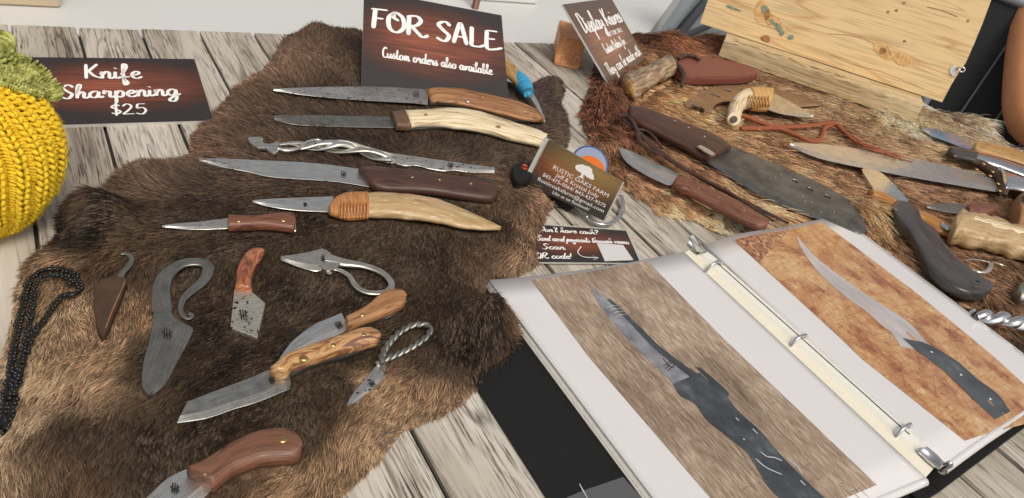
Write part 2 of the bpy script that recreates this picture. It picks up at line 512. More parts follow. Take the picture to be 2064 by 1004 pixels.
def steel(name, light, dark, rough=(.28, .5), scale=90, bump=.12, spots=None, lo=.35, hi=.65):
    m, nt, bs = base_mat(name)
    v = coords(nt, 'Object', (scale,) * 3)
    nz = nd(nt, 'ShaderNodeTexNoise', i_Detail=7.0, i_Scale=1.0, i_Roughness=.65); nt.links.new(v, nz.inputs['Vector'])
    rp = ramp(nt, [(lo, dark), (hi, light)]); nt.links.new(nz.outputs[0], rp.inputs[0])
    c = rp.outputs[0]
    vs_ = coords(nt, 'UV', (60, 900, 60)); ns = nd(nt, 'ShaderNodeTexNoise', i_Detail=3.0, i_Scale=1.0); nt.links.new(vs_, ns.inputs['Vector'])
    rs = ramp(nt, [(.3, (.68,) * 3), (.6, (1, 1, 1))]); nt.links.new(ns.outputs[0], rs.inputs[0])
    c = mix(nt, c, rs.outputs[0], 1.0, 'MULTIPLY')
    if spots:
        v2 = coords(nt, 'Object', (spots[0],) * 3)
        n2 = nd(nt, 'ShaderNodeTexNoise', i_Detail=2.0, i_Scale=1.0); nt.links.new(v2, n2.inputs['Vector'])
        r2 = ramp(nt, [(spots[1], (0, 0, 0)), (spots[1] + .04, (1, 1, 1))]); nt.links.new(n2.outputs[0], r2.inputs[0])
        c = mix(nt, spots[2], c, r2.outputs[0])
    nt.links.new(c, bs.inputs['Base Color']); bs.inputs['Metallic'].default_value = 1.0
    mr = nd(nt, 'ShaderNodeMapRange'); mr.inputs['To Min'].default_value = rough[1]; mr.inputs['To Max'].default_value = rough[0]
    nt.links.new(nz.outputs[0], mr.inputs[0]); nt.links.new(mr.outputs[0], bs.inputs['Roughness'])
    bp = nd(nt, 'ShaderNodeBump', i_Strength=bump, i_Distance=.0006)
    nt.links.new(nz.outputs[0], bp.inputs['Height']); nt.links.new(bp.outputs[0], bs.inputs['Normal'])
    return m

def plank_mat():
    m, nt, bs = base_mat('weathered_plank')
    v = coords(nt, 'Object', (24, 1.7, 24), True)
    n1 = nd(nt, 'ShaderNodeTexNoise', i_Detail=3.0, i_Scale=1.0, i_Distortion=.5); nt.links.new(v, n1.inputs['Vector'])
    r0 = ramp(nt, [(.25, (.32, .275, .215)), (.5, (.53, .48, .40)), (.72, (.70, .66, .59))]); nt.links.new(n1.outputs[0], r0.inputs[0])
    mu = nd(nt, 'ShaderNodeMath', operation='MULTIPLY'); mu.inputs[1].default_value = 11.0; nt.links.new(n1.outputs[0], mu.inputs[0])
    pp = nd(nt, 'ShaderNodeMath', operation='PINGPONG'); pp.inputs[1].default_value = .5; nt.links.new(mu.outputs[0], pp.inputs[0])
    rl = ramp(nt, [(0.0, (.0,) * 3), (.17, (1,) * 3)]); nt.links.new(pp.outputs[0], rl.inputs[0])
    vm_ = coords(nt, 'Object', (18, 5, 18), True)
    nm = nd(nt, 'ShaderNodeTexNoise', i_Detail=3.0, i_Scale=1.0); nt.links.new(vm_, nm.inputs['Vector'])
    rm_ = ramp(nt, [(.40, (1,) * 3), (.66, (.0,) * 3)]); nt.links.new(nm.outputs[0], rm_.inputs[0])
    lm = mix(nt, rl.outputs[0], (1, 1, 1), rm_.outputs[0])
    c = mix(nt, (.11, .085, .065), r0.outputs[0], lm)
    v2 = coords(nt, 'Object', (560, 24, 560), True)
    n2 = nd(nt, 'ShaderNodeTexNoise', i_Detail=6.0, i_Scale=1.0, i_Roughness=.7); nt.links.new(v2, n2.inputs['Vector'])
    r2 = ramp(nt, [(.37, (.17, .14, .115)), (.50, (1, 1, 1))]); nt.links.new(n2.outputs[0], r2.inputs[0])
    v3 = coords(nt, 'Object', (30, 7, 30), True)
    n3 = nd(nt, 'ShaderNodeTexNoise', i_Detail=4.0, i_Scale=1.0); nt.links.new(v3, n3.inputs['Vector'])
    r3 = ramp(nt, [(.34, (0, 0, 0)), (.52, (1, 1, 1))]); nt.links.new(n3.outputs[0], r3.inputs[0])
    c = mix(nt, c, mix(nt, c, r2.outputs[0], 1.0, 'MULTIPLY'), r3.outputs[0])
    nt.links.new(c, bs.inputs['Base Color'])
    bs.inputs['Roughness'].default_value = .62; bs.inputs['Specular IOR Level'].default_value = .35
    bp = nd(nt, 'ShaderNodeBump', i_Strength=.35, i_Distance=.0006)
    nt.links.new(r2.outputs[0], bp.inputs['Height']); nt.links.new(bp.outputs[0], bs.inputs['Normal'])
    return m

def sign_mat(name='sign_print', glow=(.20, .062, .035), dark=(.034, .027, .026), cx=.5, cy=.55, top=None, ty=.8):
    """Flat print of dark scorched boards with a red-brown middle."""
    m, nt, bs = base_mat(name)
    tc = nt.nodes.new('ShaderNodeTexCoord')
    mp = nt.nodes.new('ShaderNodeMapping'); mp.inputs['Location'].default_value = (-cx * 1.5, -cy * 2.3, 0); mp.inputs['Scale'].default_value = (1.5, 2.3, 1)
    nt.links.new(tc.outputs['UV'], mp.inputs['Vector'])
    gr = nd(nt, 'ShaderNodeTexGradient', gradient_type='SPHERICAL'); nt.links.new(mp.outputs[0], gr.inputs['Vector'])
    mp2 = nt.nodes.new('ShaderNodeMapping'); mp2.inputs['Scale'].default_value = (2.2, 26, 1); nt.links.new(tc.outputs['UV'], mp2.inputs['Vector'])
    n1 = nd(nt, 'ShaderNodeTexNoise', i_Detail=5.0, i_Scale=1.0, i_Distortion=.3); nt.links.new(mp2.outputs[0], n1.inputs['Vector'])
    mu = nd(nt, 'ShaderNodeMath', operation='MULTIPLY'); nt.links.new(gr.outputs['Fac'], mu.inputs[0])
    mr = nd(nt, 'ShaderNodeMapRange'); mr.inputs['From Min'].default_value = .25; mr.inputs['From Max'].default_value = .7
    mr.inputs['To Min'].default_value = .35; mr.inputs['To Max'].default_value = 1.6
    nt.links.new(n1.outputs[0], mr.inputs[0]); nt.links.new(mr.outputs[0], mu.inputs[1])
    rp = ramp(nt, [(0.0, dark), (.22, tuple(d * .5 + g * .28 for d, g in zip(dark, glow))), (.75, glow), (1.0, tuple(g * 1.35 for g in glow))])
    nt.links.new(mu.outputs[0], rp.inputs[0])
    c = rp.outputs[0]
    if top is not None:
        mp3 = nt.nodes.new('ShaderNodeMapping'); mp3.inputs['Location'].default_value = (-.72 * 1.1, -.9 * 1.9, 0); mp3.inputs['Scale'].default_value = (1.1, 1.9, 1)
        nt.links.new(tc.outputs['UV'], mp3.inputs['Vector'])
        g3 = nd(nt, 'ShaderNodeTexGradient', gradient_type='SPHERICAL'); nt.links.new(mp3.outputs[0], g3.inputs['Vector'])
        c = mix(nt, c, top, g3.outputs['Fac'])
    nt.links.new(c, bs.inputs['Base Color'])
    bs.inputs['Roughness'].default_value = .38; bs.inputs['Specular IOR Level'].default_value = .4
    return m

def fur_mat(name, rough=.5, spec=.25):
    m, nt, bs = base_mat(name)
    a = nd(nt, 'ShaderNodeAttribute', attribute_name='fur_colour'); nt.links.new(a.outputs['Color'], bs.inputs['Base Color'])
    bs.inputs['Roughness'].default_value = rough; bs.inputs['Specular IOR Level'].default_value = spec
    return m
M_plank = plank_mat()
M_under = plain('dark_joint', (.035, .028, .022), .9)
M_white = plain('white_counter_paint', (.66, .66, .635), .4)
M_conc = mat('concrete', [(.3, (.17, .175, .18)), (.7, (.26, .265, .27))], (3, 3, 3), 'Object', 8, (.8, .95), bump=.2, fine=((60, 60, 60), (.7, .7, .7), .4, .7))
M_blackfab = mat('black_fabric', [(.3, (.012, .013, .014)), (.7, (.03, .031, .033))], (300, 300, 300), 'Object', 3, (.75, .9), bump=.3)
M_blackmetal = plain('black_tube', (.02, .022, .024), .4)
M_greymetal = plain('grey_tube', (.22, .24, .25), .45)
M_plastic = plain('black_vinyl', (.012, .012, .012), .55, spec=.25)
M_card = plain('cardboard', (.55, .44, .30), .8)
M_letter = plain('white_lettering', (.86, .83, .80), .5)
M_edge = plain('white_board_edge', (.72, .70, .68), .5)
M_signp = sign_mat()
M_signd = sign_mat('sign_print_glare_lift', (.27, .135, .09), (.12, .082, .064), .5, .45)  # print colours lightened to paint in the glare washing over this sign
M_signd.node_tree.nodes['Principled BSDF'].inputs['Roughness'].default_value = .28
M_cardp = sign_mat('card_print', (.26, .085, .03), (.045, .036, .026), .42, .55, (.30, .19, .06))
M_brass = steel('brass', (.80, .58, .25), (.62, .42, .16), (.25, .4), 200, .05)
M_steel = steel('satin_steel', (.96, .93, .87), (.82, .79, .73), (.3, .44))
M_steel_old = steel('aged_steel', (.90, .86, .79), (.66, .62, .57), (.32, .5), 70, .12, (260, .325, (.10, .09, .08)))
M_steel_dark = steel('dark_forged_steel', (.43, .415, .37), (.29, .28, .25), (.38, .55), 60, .18)
M_steel_pit = steel('pitted_steel', (.95, .89, .75), (.78, .72, .60), (.38, .55), 60, .1, (330, .345, (.06, .055, .05)))
M_cleaver = steel('mottled_cleaver_steel', (.36, .35, .32), (.17, .165, .155), (.4, .6), 40, .3)
M_steel_ham = steel('hammered_steel', (.62, .60, .55), (.38, .37, .34), (.35, .5), 110, .4)
M_steel_bright = steel('bright_forged_steel', (.88, .83, .73), (.66, .62, .53), (.3, .46), 130, .25)
M_chrome = steel('polished_steel', (.86, .85, .84), (.74, .73, .72), (.1, .2), 60, .03)
M_steel_brownrefl = steel('steel_painted_brown_reflection', (.50, .36, .27), (.40, .29, .21), (.3, .42), 40, .05)  # brown surroundings mirrored in the steel, painted into its base colour
M_iron = steel('black_iron', (.16, .155, .15), (.07, .07, .07), (.35, .5), 120, .3)
M_mark = plain('dark_etched_mark', (.012, .011, .01), .7)
M_walnut = wood('walnut_handle', lin((138, 94, 70)), lin((112, 74, 54)), lin((78, 50, 36)), (10, 110, 110), 7, coat=.25)
M_wal_light = wood('light_brown_handle', lin((196, 146, 98)), lin((150, 100, 62)), lin((98, 60, 34)), (12, 120, 120), 7, coat=.25)
M_dkbrown = wood('dark_brown_handle', lin((92, 60, 46)), lin((72, 46, 36)), lin((52, 33, 26)), (10, 90, 90), 6, coat=.2, fine_dark=.85)
M_redbrown = wood('red_brown_handle', lin((140, 90, 68)), lin((112, 68, 50)), lin((86, 50, 36)), (14, 90, 90), 6, coat=.3, fine_dark=.8)
M_burl = mat('burl_handle', [(.28, lin((62, 40, 32))), (.42, lin((146, 98, 66))), (.5, lin((206, 162, 104))), (.58, lin((150, 104, 84))), (.72, lin((84, 58, 52)))], (26, 110, 110), 'UV', 6, (.3, .45), bump=.08, distort=1.4, coat=.3)
M_burl2 = mat('swirled_wood', [(.3, lin((66, 40, 30))), (.45, lin((140, 78, 50))), (.55, lin((185, 120, 78))), (.7, lin((92, 56, 42)))], (34, 90, 90), 'UV', 5, (.3, .45), bump=.08, distort=1.2, coat=.3)
M_bone = mat('antler', [(.34, lin((150, 122, 84))), (.45, lin((214, 192, 152))), (.6, lin((238, 222, 190)))], (22, 240, 240), 'UV', 6, (.4, .55), bump=.25, coat=.1)
M_bone_t = mat('antler_tine', [(.30, lin((166, 138, 100))), (.42, lin((214, 194, 156))), (.60, lin((240, 226, 196)))], (24, 200, 200), 'UV', 7, (.38, .5), bump=.25, coat=.15, fine=((60, 420, 420), (.62, .5, .36), .34, .42))
M_antler_d = mat('brown_antler', [(.3, lin((82, 60, 42))), (.48, lin((140, 114, 86))), (.66, lin((196, 176, 148)))], (26, 130, 130), 'UV', 7, (.4, .6), bump=.6)
M_cord = mat('waxed_wrap', [(.3, lin((150, 96, 52))), (.7, lin((206, 146, 88)))], (600, 40, 40), 'UV', 3, (.4, .55), bump=.3)
M_sinew = mat('sinew_wrap', [(.3, lin((180, 130, 68))), (.7, lin((224, 182, 118)))], (600, 40, 40), 'UV', 3, (.35, .5), bump=.3)
M_orange = mat('orange_braid', [(.3, lin((118, 58, 32))), (.7, lin((176, 100, 62)))], (400, 60, 60), 'UV', 4, (.6, .75), bump=.3)
M_redleather = mat('red_brown_leather', [(.3, lin((112, 58, 50))), (.7, lin((132, 74, 64)))], (160, 160, 160), 'Object', 6, (.4, .55), bump=.12)
M_bolster = mat('brown_bolster', [(.3, lin((84, 62, 46))), (.7, lin((116, 88, 66)))], (160, 160, 160), 'Object', 5, (.4, .55), bump=.1)
M_brownleather = mat('brown_leather', [(.3, lin((62, 44, 32))), (.7, lin((84, 60, 44)))], (120, 120, 120), 'Object', 6, (.55, .7), bump=.2)
M_tanleather = mat('tan_leather', [(.3, lin((130, 92, 58))), (.7, lin((165, 120, 78)))], (120, 120, 120), 'Object', 6, (.5, .7), bump=.2)
M_dkleather = mat('dark_leather', [(.3, lin((48, 30, 24))), (.7, lin((78, 50, 40)))], (160, 160, 160), 'Object', 6, (.4, .6), bump=.3)
M_horn = mat('black_horn', [(.3, lin((40, 36, 34))), (.7, lin((80, 75, 72)))], (20, 120, 120), 'UV', 6, (.24, .42), bump=.12, coat=.2)
M_amber = mat('amber_wood', [(.3, lin((140, 88, 36))), (.7, lin((200, 142, 72)))], (20, 160, 160), 'UV', 5, (.25, .4), bump=.1, coat=.4)
M_tanwood = wood('tan_handle', lin((206, 166, 106)), lin((176, 130, 74)), lin((126, 84, 42)), (12, 110, 110), 6, coat=.2)
M_blue = mat('blue_wrap', [(.3, lin((30, 130, 175))), (.7, lin((74, 176, 214)))], (600, 40, 40), 'UV', 3, (.4, .55), bump=.3)
M_block = wood('alder_block', lin((222, 156, 96)), lin((200, 132, 74)), lin((176, 110, 58)), (8, 60, 60), 4, 'Object', (.45, .6), fine_dark=.9)
M_pine = wood('pine_board', lin((236, 208, 158)), lin((226, 192, 136)), lin((208, 166, 112)), (2.0, 20, 20), 8, 'UV', (.4, .55), fine_dark=.93, line_w=.12, bump=.08)
M_rough = wood('rough_sawn_pine', lin((226, 206, 166)), lin((196, 166, 116)), lin((148, 114, 72)), (5, 60, 60), 8, 'UV', (.6, .8), fine_dark=.72, bump=.6)
M_knot = mat('knot', [(.35, lin((120, 76, 44))), (.6, lin((176, 122, 72)))], (200, 200, 200), 'Object', 4, (.45, .6), bump=.1)
M_turq = mat('turquoise_fleck', [(.3, lin((90, 124, 112))), (.7, lin((150, 164, 134)))], (300, 300, 300), 'Object', 3, (.4, .6), bump=.1)
M_paper = mat('page_in_sleeve', [(.3, (.70, .675, .668)), (.7, (.72, .695, .688))], (28, 18, 1), 'UV', 2, (.26, .32), bump=.25, bdist=.002, coat=.35)
M_sheet = plain('stacked_sheets', (.80, .76, .68), .4)
M_sleeve = plain('cream_sleeve_strip', (.88, .82, .66), .18, 0, .6)
M_skin = mat('skin', [(.3, lin((236, 152, 100))), (.7, lin((245, 170, 116)))], (30, 30, 30), 'Object', 5, (.45, .6), bump=.05)
M_yarn = mat('mustard_yarn', [(.3, lin((236, 186, 14))), (.7, lin((255, 230, 70)))], (700, 700, 700), 'Object', 3, (.6, .8), bump=.5, spec=.3)
M_yarn_in = plain('mustard_core', (.36, .19, .01), .9)
M_green = mat('green_yarn', [(.36, lin((120, 124, 52))), (.64, lin((200, 200, 122)))], (160, 160, 160), 'Object', 3, (.6, .8), bump=.5, spec=.3)
M_bead = plain('black_beads', (.008, .008, .008), .25)
M_bluep = plain('blue_plastic', lin((58, 84, 130)), .35)
M_orangep = plain('orange_plastic', lin((214, 104, 18)), .55, spec=.2)
M_redp = plain('red_button', lin((190, 70, 36)), .35)
M_clear = plain('clear_acrylic', (.55, .53, .48), .12, 0, .8)
M_irid = mat('iridescent_blade', [(.3, (.86, .90, .95)), (.45, (.50, .78, .90)), (.6, (.84, .78, .92)), (.75, (.9, .9, .88))], (40, 40, 40), 'Object', 2, (.2, .3), 1.0, .03)
M_hide = plain('tanned_hide', (.10, .07, .045), .9)

# ------------------------------------------------------------------ setting
TX0, TX1, TY0, TY1 = -.13, 1.37, -.06, .917
def boxv(x0, x1, y0, y1, z0, z1):
    return [(x0, y0, z0), (x1, y0, z0), (x1, y1, z0), (x0, y1, z0), (x0, y0, z1), (x1, y0, z1), (x1, y1, z1), (x0, y1, z1)]
BOXF = [(3, 2, 1, 0), (4, 5, 6, 7), (0, 1, 5, 4), (1, 2, 6, 5), (2, 3, 7, 6), (3, 0, 4, 7)]
def box(name, x0, x1, y0, y1, z0, z1, m, parent=None, bev=0.0):
    o = link_mesh(name, boxv(x0, x1, y0, y1, z0, z1), BOXF, m, parent)
    if bev:
        bm = bmesh.new(); bm.from_mesh(o.data)
        bmesh.ops.bevel(bm, geom=list(bm.edges), offset=bev, segments=2, affect='EDGES'); bm.to_mesh(o.data); bm.free()
    return o

g = link_mesh('ground', [(-12, -6, -.76), (14, -6, -.76), (14, 22, -.76), (-12, 22, -.76)], [(0, 1, 2, 3)], M_conc)
g['kind'] = 'structure'

tb = thing('table', 'long table topped with weathered whitewashed planks under the furs', 'table', (.56, .43, -.03))
PW = .0623
x = -.001 - 2 * PW
while x < TX1 - .01:
    gap = .0013 + .0006 * random.random()
    o = box('plank', x + gap, x + PW - gap, TY0, TY1 + random.uniform(-.002, .002), -.0055, random.uniform(-.0004, .0), M_plank, tb, .0007)
    x += PW
box('apron', TX0 + .002, TX1 - .01, TY0 + .01, TY1 - .012, -.06, -.0060, M_under, tb)
for lx, ly in ((TX0 + .04, TY0 + .06), (TX1 - .08, TY0 + .06), (TX0 + .04, TY1 - .08), (TX1 - .08, TY1 - .08)):
    box('leg', lx, lx + .04, ly, ly + .04, -.76, -.061, M_greymetal, tb)

# white counter behind, its free end slanting away
wc = thing('white_counter', 'plain white counter top right behind the plank table', 'counter', (.2, 1.3, -.02))
D = np.array([.213, .187]); D /= np.linalg.norm(D)
e0 = np.array([.915, .966]); e1 = e0 + D * .75
plate('counter_top', None, 0, .05, M_white, wc, .002, False, world=[(-.9, .928, -.012), (e0[0] - .03, .928, -.012), (e0[0], e0[1], -.012), (e1[0], e1[1], -.012), (-.9, 1.9, -.012)])
box('counter_base', -.85, .86, .99, 1.5, -.76, -.063, M_white, wc)
cb = thing('cardboard_box', 'tan cardboard box standing on the white counter', 'box', tuple(at(60, 13, -.012)))
a_, b_ = at(-40, 10, -.012), at(122, 15, -.012)
box('carton', a_[0], b_[0], a_[1], a_[1] + .18, -.0115, .10, M_card, cb, .002)
box('flap', a_[0] + .002, b_[0] - .002, a_[1] + .002, a_[1] + .09, .1005, .103, M_card, cb)
ft = thing('added_glow_slab', 'added white tray on the counter behind the large sale sign', 'glow_slab', tuple(at(985, 8, -.012)))  # added white slab standing in for the blown-out glow behind the sign
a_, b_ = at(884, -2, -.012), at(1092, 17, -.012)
box('glow_slab_base', a_[0], b_[0], b_[1] + .015, b_[1] + .30, -.0115, .006, M_edge, ft, .003)
box('glow_slab_rim', a_[0] + .012, b_[0] - .012, b_[1] + .027, b_[1] + .288, .0065, .018, M_white, ft, .003)
sp = at(957, 17, -.012)
st = thing('wooden_stick', 'brown wooden stick upright on the white counter behind the sale sign', 'stick', tuple(sp))
v, f, u = sweep([sp + np.array([0, 0, .0]), sp + np.array([.002, 0, .06]), sp + np.array([.001, .004, .14])], [.0062, .0056, .005], 10)
link_mesh('shaft', v, f, M_walnut, st, True, u)
v, f, u = sweep([sp + np.array([.001, .004, .1405]), sp + np.array([.001, .004, .15])], [.0075, .006], 10)
link_mesh('tip', v, f, M_dkbrown, st, True, u)

# folding chair behind the table gap: grey and black bars
fc = thing('folding_chair', 'folded grey chair with dark bars on the ground beside the pine board', 'chair', tuple(at(1390, 40, -.3)))
def bar3(name, p, q, r, m, parent, flat=1.0):
    v, f, u = sweep([p, (np.array(p) + np.array(q)) / 2, q], r, 10, flat); return link_mesh(name, v, f, m, parent, True, u)
bar3('leg', at(1432, -60, -.30), at(1285, 130, -.30), .030, M_greymetal, fc)
bar3('leg', at(1500, -90, -.34), at(1300, 150, -.34), .020, M_blackmetal, fc)
bar3('rung', at(1330, 95, -.32), at(1560, -5, -.32), .012, M_blackmetal, fc)
bar3('rung', at(1400, 130, -.36), at(1520, 60, -.36), .012, M_blackmetal, fc)
q = [at(1390, -60, -.42), at(1600, -60, -.42), at(1600, 110, -.42), at(1290, 110, -.42)]
plate('seat', None, 0, .012, M_greymetal, fc, .002, False, world=q)

# ------------------------------------------------------------------ seated person and camp chair at the table end
cc = thing('camp_chair', 'black fabric camp chair at the end of the plank table', 'chair', (1.95, .98, -.76))
def quad3(name, P, m, parent, thick=.006):
    P = [np.array(p) for p in P]
    n_ = np.cross(P[1] - P[0], P[3] - P[0]); n_ /= np.linalg.norm(n_)
    return panel(name, [P[3], P[2], P[1], P[0]], thick, m, None, parent, n_)
Pc = at(1960, 300, -.16); nc = np.array([-Pc[0], -Pc[1], 0]); nc /= np.linalg.norm(nc)
def onc(x, y, off=0.0): return on_plane(x, y, Pc - nc * off, nc)
cc.location = (Pc[0], Pc[1], -.76); cc['base'] = [Pc[0], Pc[1], -.76]
L0, L1 = onc(1846, 250), onc(2230, 330); sd_ = (L1 - L0); sd_[2] = 0; sd_ /= np.linalg.norm(sd_)
w_ = float(np.dot(L1 - L0, sd_)); L0[2] = -.30
def cpt(a, b, z): return np.array([L0[0], L0[1], 0]) + sd_ * a - nc * b + np.array([0, 0, z])
quad3('backrest', [cpt(0, 0, -.33), cpt(w_, 0, -.33), cpt(w_, .10, .13), cpt(0, .10, .13)], M_blackfab, cc, .012)
quad3('seat', [cpt(.01, -.36, -.30), cpt(w_ - .01, -.36, -.30), cpt(w_ - .01, -.005, -.34), cpt(.01, -.005, -.34)], M_blackfab, cc, .012)
for a in (-.012, w_ + .012):
    bar3('post', cpt(a, .0, -.36), cpt(a, .105, .15), .012, M_greymetal, cc)
    bar3('leg', cpt(a, -.37, -.30), cpt(a, .02, -.755), .012, M_blackmetal, cc)
    bar3('leg', cpt(a, .005, -.36), cpt(a, -.36, -.755), .012, M_blackmetal, cc)
bar3('top_bar', cpt(-.012, .104, .142), cpt(w_ + .012, .104, .142), .012, M_greymetal, cc)
for a in (.06, .13, .2): bar3('seam', cpt(a, -.009 + .0, -.325), cpt(a + .02, .088, .12), .0022, M_greymetal, cc)

pr = thing('person', 'person in dark clothes seated at the table end with a bare arm', 'person', (1.9, .7, -.76))
def skin_body(name, nodes, edges, m, parent, lv=2):
    me = bpy.data.meshes.new(name); base = np.array(parent['base'][:])
    me.from_pydata([tuple(np.array(p[:3]) - base) for p in nodes], edges, [])
    me.materials.append(m)
    o = bpy.data.objects.new(name, me); COL.objects.link(o); o.parent = parent; o['base'] = parent['base'][:]
    md = o.modifiers.new('skin', 'SKIN'); md.use_smooth_shade = True
    for i, p in enumerate(nodes):
        r = p[3]; me.skin_vertices[0].data[i].radius = (r, r) if np.isscalar(r) else r
        me.skin_vertices[0].data[i].use_root = (i == 0)
    o.modifiers.new('sub', 'SUBSURF').levels = lv; o.modifiers['sub'].render_levels = lv
    return o
ux = np.array([.92, -.38, 0.]); fw = np.array([-.38, -.92, 0.])     # across the shoulders, facing
elb = at(2072, 252, -.06)
def J(b, a, c, z): return b + ux * a + fw * c + np.array([0, 0, z])
sh = elb + np.array([.33, .16, .30])
hip = sh - np.array([0, 0, .50])
lsh = J(sh, -.17, 0, -.03)
nodes = [(*hip, .13), (*J(hip, 0, .0, .22), (.15, .11)), (*J(sh, 0, 0, -.04), (.15, .10)), (*J(sh, 0, .01, .08), .055), (*J(sh, 0, .03, .17), .085), (*J(sh, 0, .04, .26), .08),
         (*lsh, .068), (*elb, .060), (*(elb + fw * .02 + ux * .24 + np.array([0, 0, -.05])), .03), (*(elb + ux * .33 + np.array([0, 0, -.05])), (.035, .018)),
         (*J(sh, .19, 0, -.03), .065), (*J(sh, .24, .06, -.30), .046), (*J(sh, .10, .26, -.34), .032), (*J(sh, .03, .32, -.35), (.035, .018)),
         (*J(hip, -.10, .08, -.02), .10), (*J(hip, -.13, .45, .02), .065), (*J(hip, -.13, .44, -.42), .042), (*J(hip, -.13, .58, -.46), .03),
         (*J(hip, .10, .08, -.02), .10), (*J(hip, .13, .45, .02), .065), (*J(hip, .13, .44, -.42), .042), (*J(hip, .13, .58, -.46), .03)]
edges = [(0, 1), (1, 2), (2, 3), (3, 4), (4, 5), (2, 6), (6, 7), (7, 8), (8, 9), (2, 10), (10, 11), (11, 12), (12, 13), (0, 14), (14, 15), (15, 16), (16, 17), (0, 18), (18, 19), (19, 20), (20, 21)]
skin_body('body', nodes, edges, M_skin, pr)
sn = [(*(hip - np.array([0, 0, .02])), .15), (*J(hip, 0, .0, .22), (.172, .13)), (*J(sh, 0, 0, -.04), (.172, .122)), (*J(sh, 0, 0, .03), .07), (*lsh, .082), (*(lsh * .72 + elb * .28), .072), (*J(sh, .19, 0, -.03), .082), (*J(sh, .21, .02, -.12), .07)]
skin_body('shirt', sn, [(0, 1), (1, 2), (2, 3), (2, 4), (4, 5), (2, 6), (6, 7)], M_blackfab, pr)
sn = [(*(hip - np.array([0, 0, .03])), .152), (*J(hip, -.10, .08, -.02), .118), (*J(hip, -.12, .36, .01), .09), (*J(hip, .10, .08, -.02), .118), (*J(hip, .12, .36, .01), .09)]
skin_body('trousers', sn, [(0, 1), (1, 2), (0, 3), (3, 4)], M_blackfab, pr)
skin_body('hair', [(*J(sh, 0, .0, .20), .085), (*J(sh, 0, .02, .29), .095), (*J(sh, 0, .05, .34), .075)], [(0, 1), (1, 2)], M_dkleather, pr)
# ------------------------------------------------------------------ signs
def plane_of(TL, TR, BR, BL):
    n = np.cross(np.array(TR) - np.array(BL), np.array(TL) - np.array(BL)); n = n / np.linalg.norm(n)
    if np.dot(np.array([0, 0, CAM_H]) - np.array(BL), n) < 0: n = -n
    return np.array(BL, float), n

def on_sign(rect3, px):
    p0, n = plane_of(*rect3)
    return [on_plane(x, y, p0, n) for x, y in px], n

# FOR SALE
C, n = on_sign([[.354, .8538, .0839], [.5225, .804, .0839], [.4921, .701, .015], [.3236, .7509, .015]], [(734, -21), (1011, 31), (1026, 212), (729, 173)])
sg = thing('sale_sign', 'large dark wood print sign reading FOR SALE leaning at the top of the brown fur', 'sign', tuple(C[3]))
panel('sign_board', C, .003, M_signp, M_edge, sg, n)
fm, _ = quad_map(*C)
lettering('FOR', fm, .05, .43, .60, .215, .0043, sg, M_letter, v_end=.585)
lettering('SALE', fm, .50, .97, .585, .215, .0043, sg, M_letter, v_end=.585)
lettering('Custom orders also available', fm, .13, .895, .315, .105, .0016, sg, M_letter, v_end=.30)
m_ = (C[0] + C[1]) / 2 * .55 + (C[2] + C[3]) / 2 * .45 - n * .0035
bk = np.array([m_[0] + .02, m_[1] + .055, .012])
uu = (C[2] - C[3]) / np.linalg.norm(C[2] - C[3])
panel('prop_stand', [m_ - uu * .02, m_ + uu * .02, bk + uu * .02, bk - uu * .02], .0025, M_edge, None, sg, np.cross(uu, (m_ - bk) / np.linalg.norm(m_ - bk)))

# KNIFE SHARPENING
C, n = on_sign([[.0047, .7729, .0276], [.1535, .7737, .0276], [.1539, .6894, .003], [.0052, .6886, .003]], [(52, 115), (392, 119), (430, 243), (52, 254)])
sg = thing('sharpening_sign', 'low dark wood print sign reading Knife Sharpening $25 beside the yellow pumpkin', 'sign', tuple(C[3]))
panel('sign_board', C, .004, M_signp, M_edge, sg, n)
fm, _ = quad_map(*C)
lettering('Knife', fm, .315, .64, .665, .225, .0024, sg, M_letter, v_end=.67)
lettering('Sharpening', fm, .175, .845, .365, .20, .0024, sg, M_letter, v_end=.40)
lettering('$25', fm, .43, .635, .12, .16, .0017, sg, M_letter, v_end=.12)
panel('prop_stand', [C[0] * .7 + C[1] * .3 - n * .0045, C[0] * .3 + C[1] * .7 - n * .0045, C[0] * .3 + C[1] * .7 - n * .0045 - np.array([0, -.012, .0195]), C[0] * .7 + C[1] * .3 - n * .0045 - np.array([0, -.012, .0195])], .002, M_edge, None, sg, np.array([0, 1.0, 0]))

# alder block and display sign
wb = thing('wood_block', 'orange brown wood block propping up the display sign behind the red fur', 'block', tuple(at(1145, 138, 0)))
b0, b1 = at(1116, 131, 0), at(1166, 143, 0)
dx = (b1 - b0); ln = np.linalg.norm(dx); dx /= ln; dy = np.array([-dx[1], dx[0], 0]); hgt = .038; lean = dy * .014
pts = [b0, b0 + dx * ln, b0 + dx * ln + dy * .075, b0 + dy * .075]
top = [p + np.array([0, 0, hgt]) + lean for p in pts]
o = link_mesh('block', pts + top, BOXF, M_block, wb); fix_normals(o)
bm = bmesh.new(); bm.from_mesh(o.data); bmesh.ops.bevel(bm, geom=list(bm.edges), offset=.0015, segments=2, affect='EDGES'); bm.to_mesh(o.data); bm.free()
C, n = on_sign([[.6338, .8335, .0829], [.7631, .9069, .0829], [.8079, .8281, .012], [.6786, .7547, .012]], [(1134, 9), (1232, -4), (1301, 118), (1230, 173)])
sg = thing('display_sign', 'glossy dark sign reading Display Knives leaning on the orange wood block', 'sign', tuple(C[3]))
panel('sign_board', C, .003, M_signd, M_edge, sg, n)
fm, _ = quad_map(*C)
lettering('Display Knives', fm, .10, .97, .62, .25, .0030, sg, M_letter)
lettering('NOT FOR SALE', fm, .50, .84, .49, .06, .0011, sg, M_letter)
lettering('Custom Orders for', fm, .27, .76, .32, .13, .0017, sg, M_letter)
lettering('They can be made with', fm, .10, .96, .085, .15, .0019, sg, M_letter)

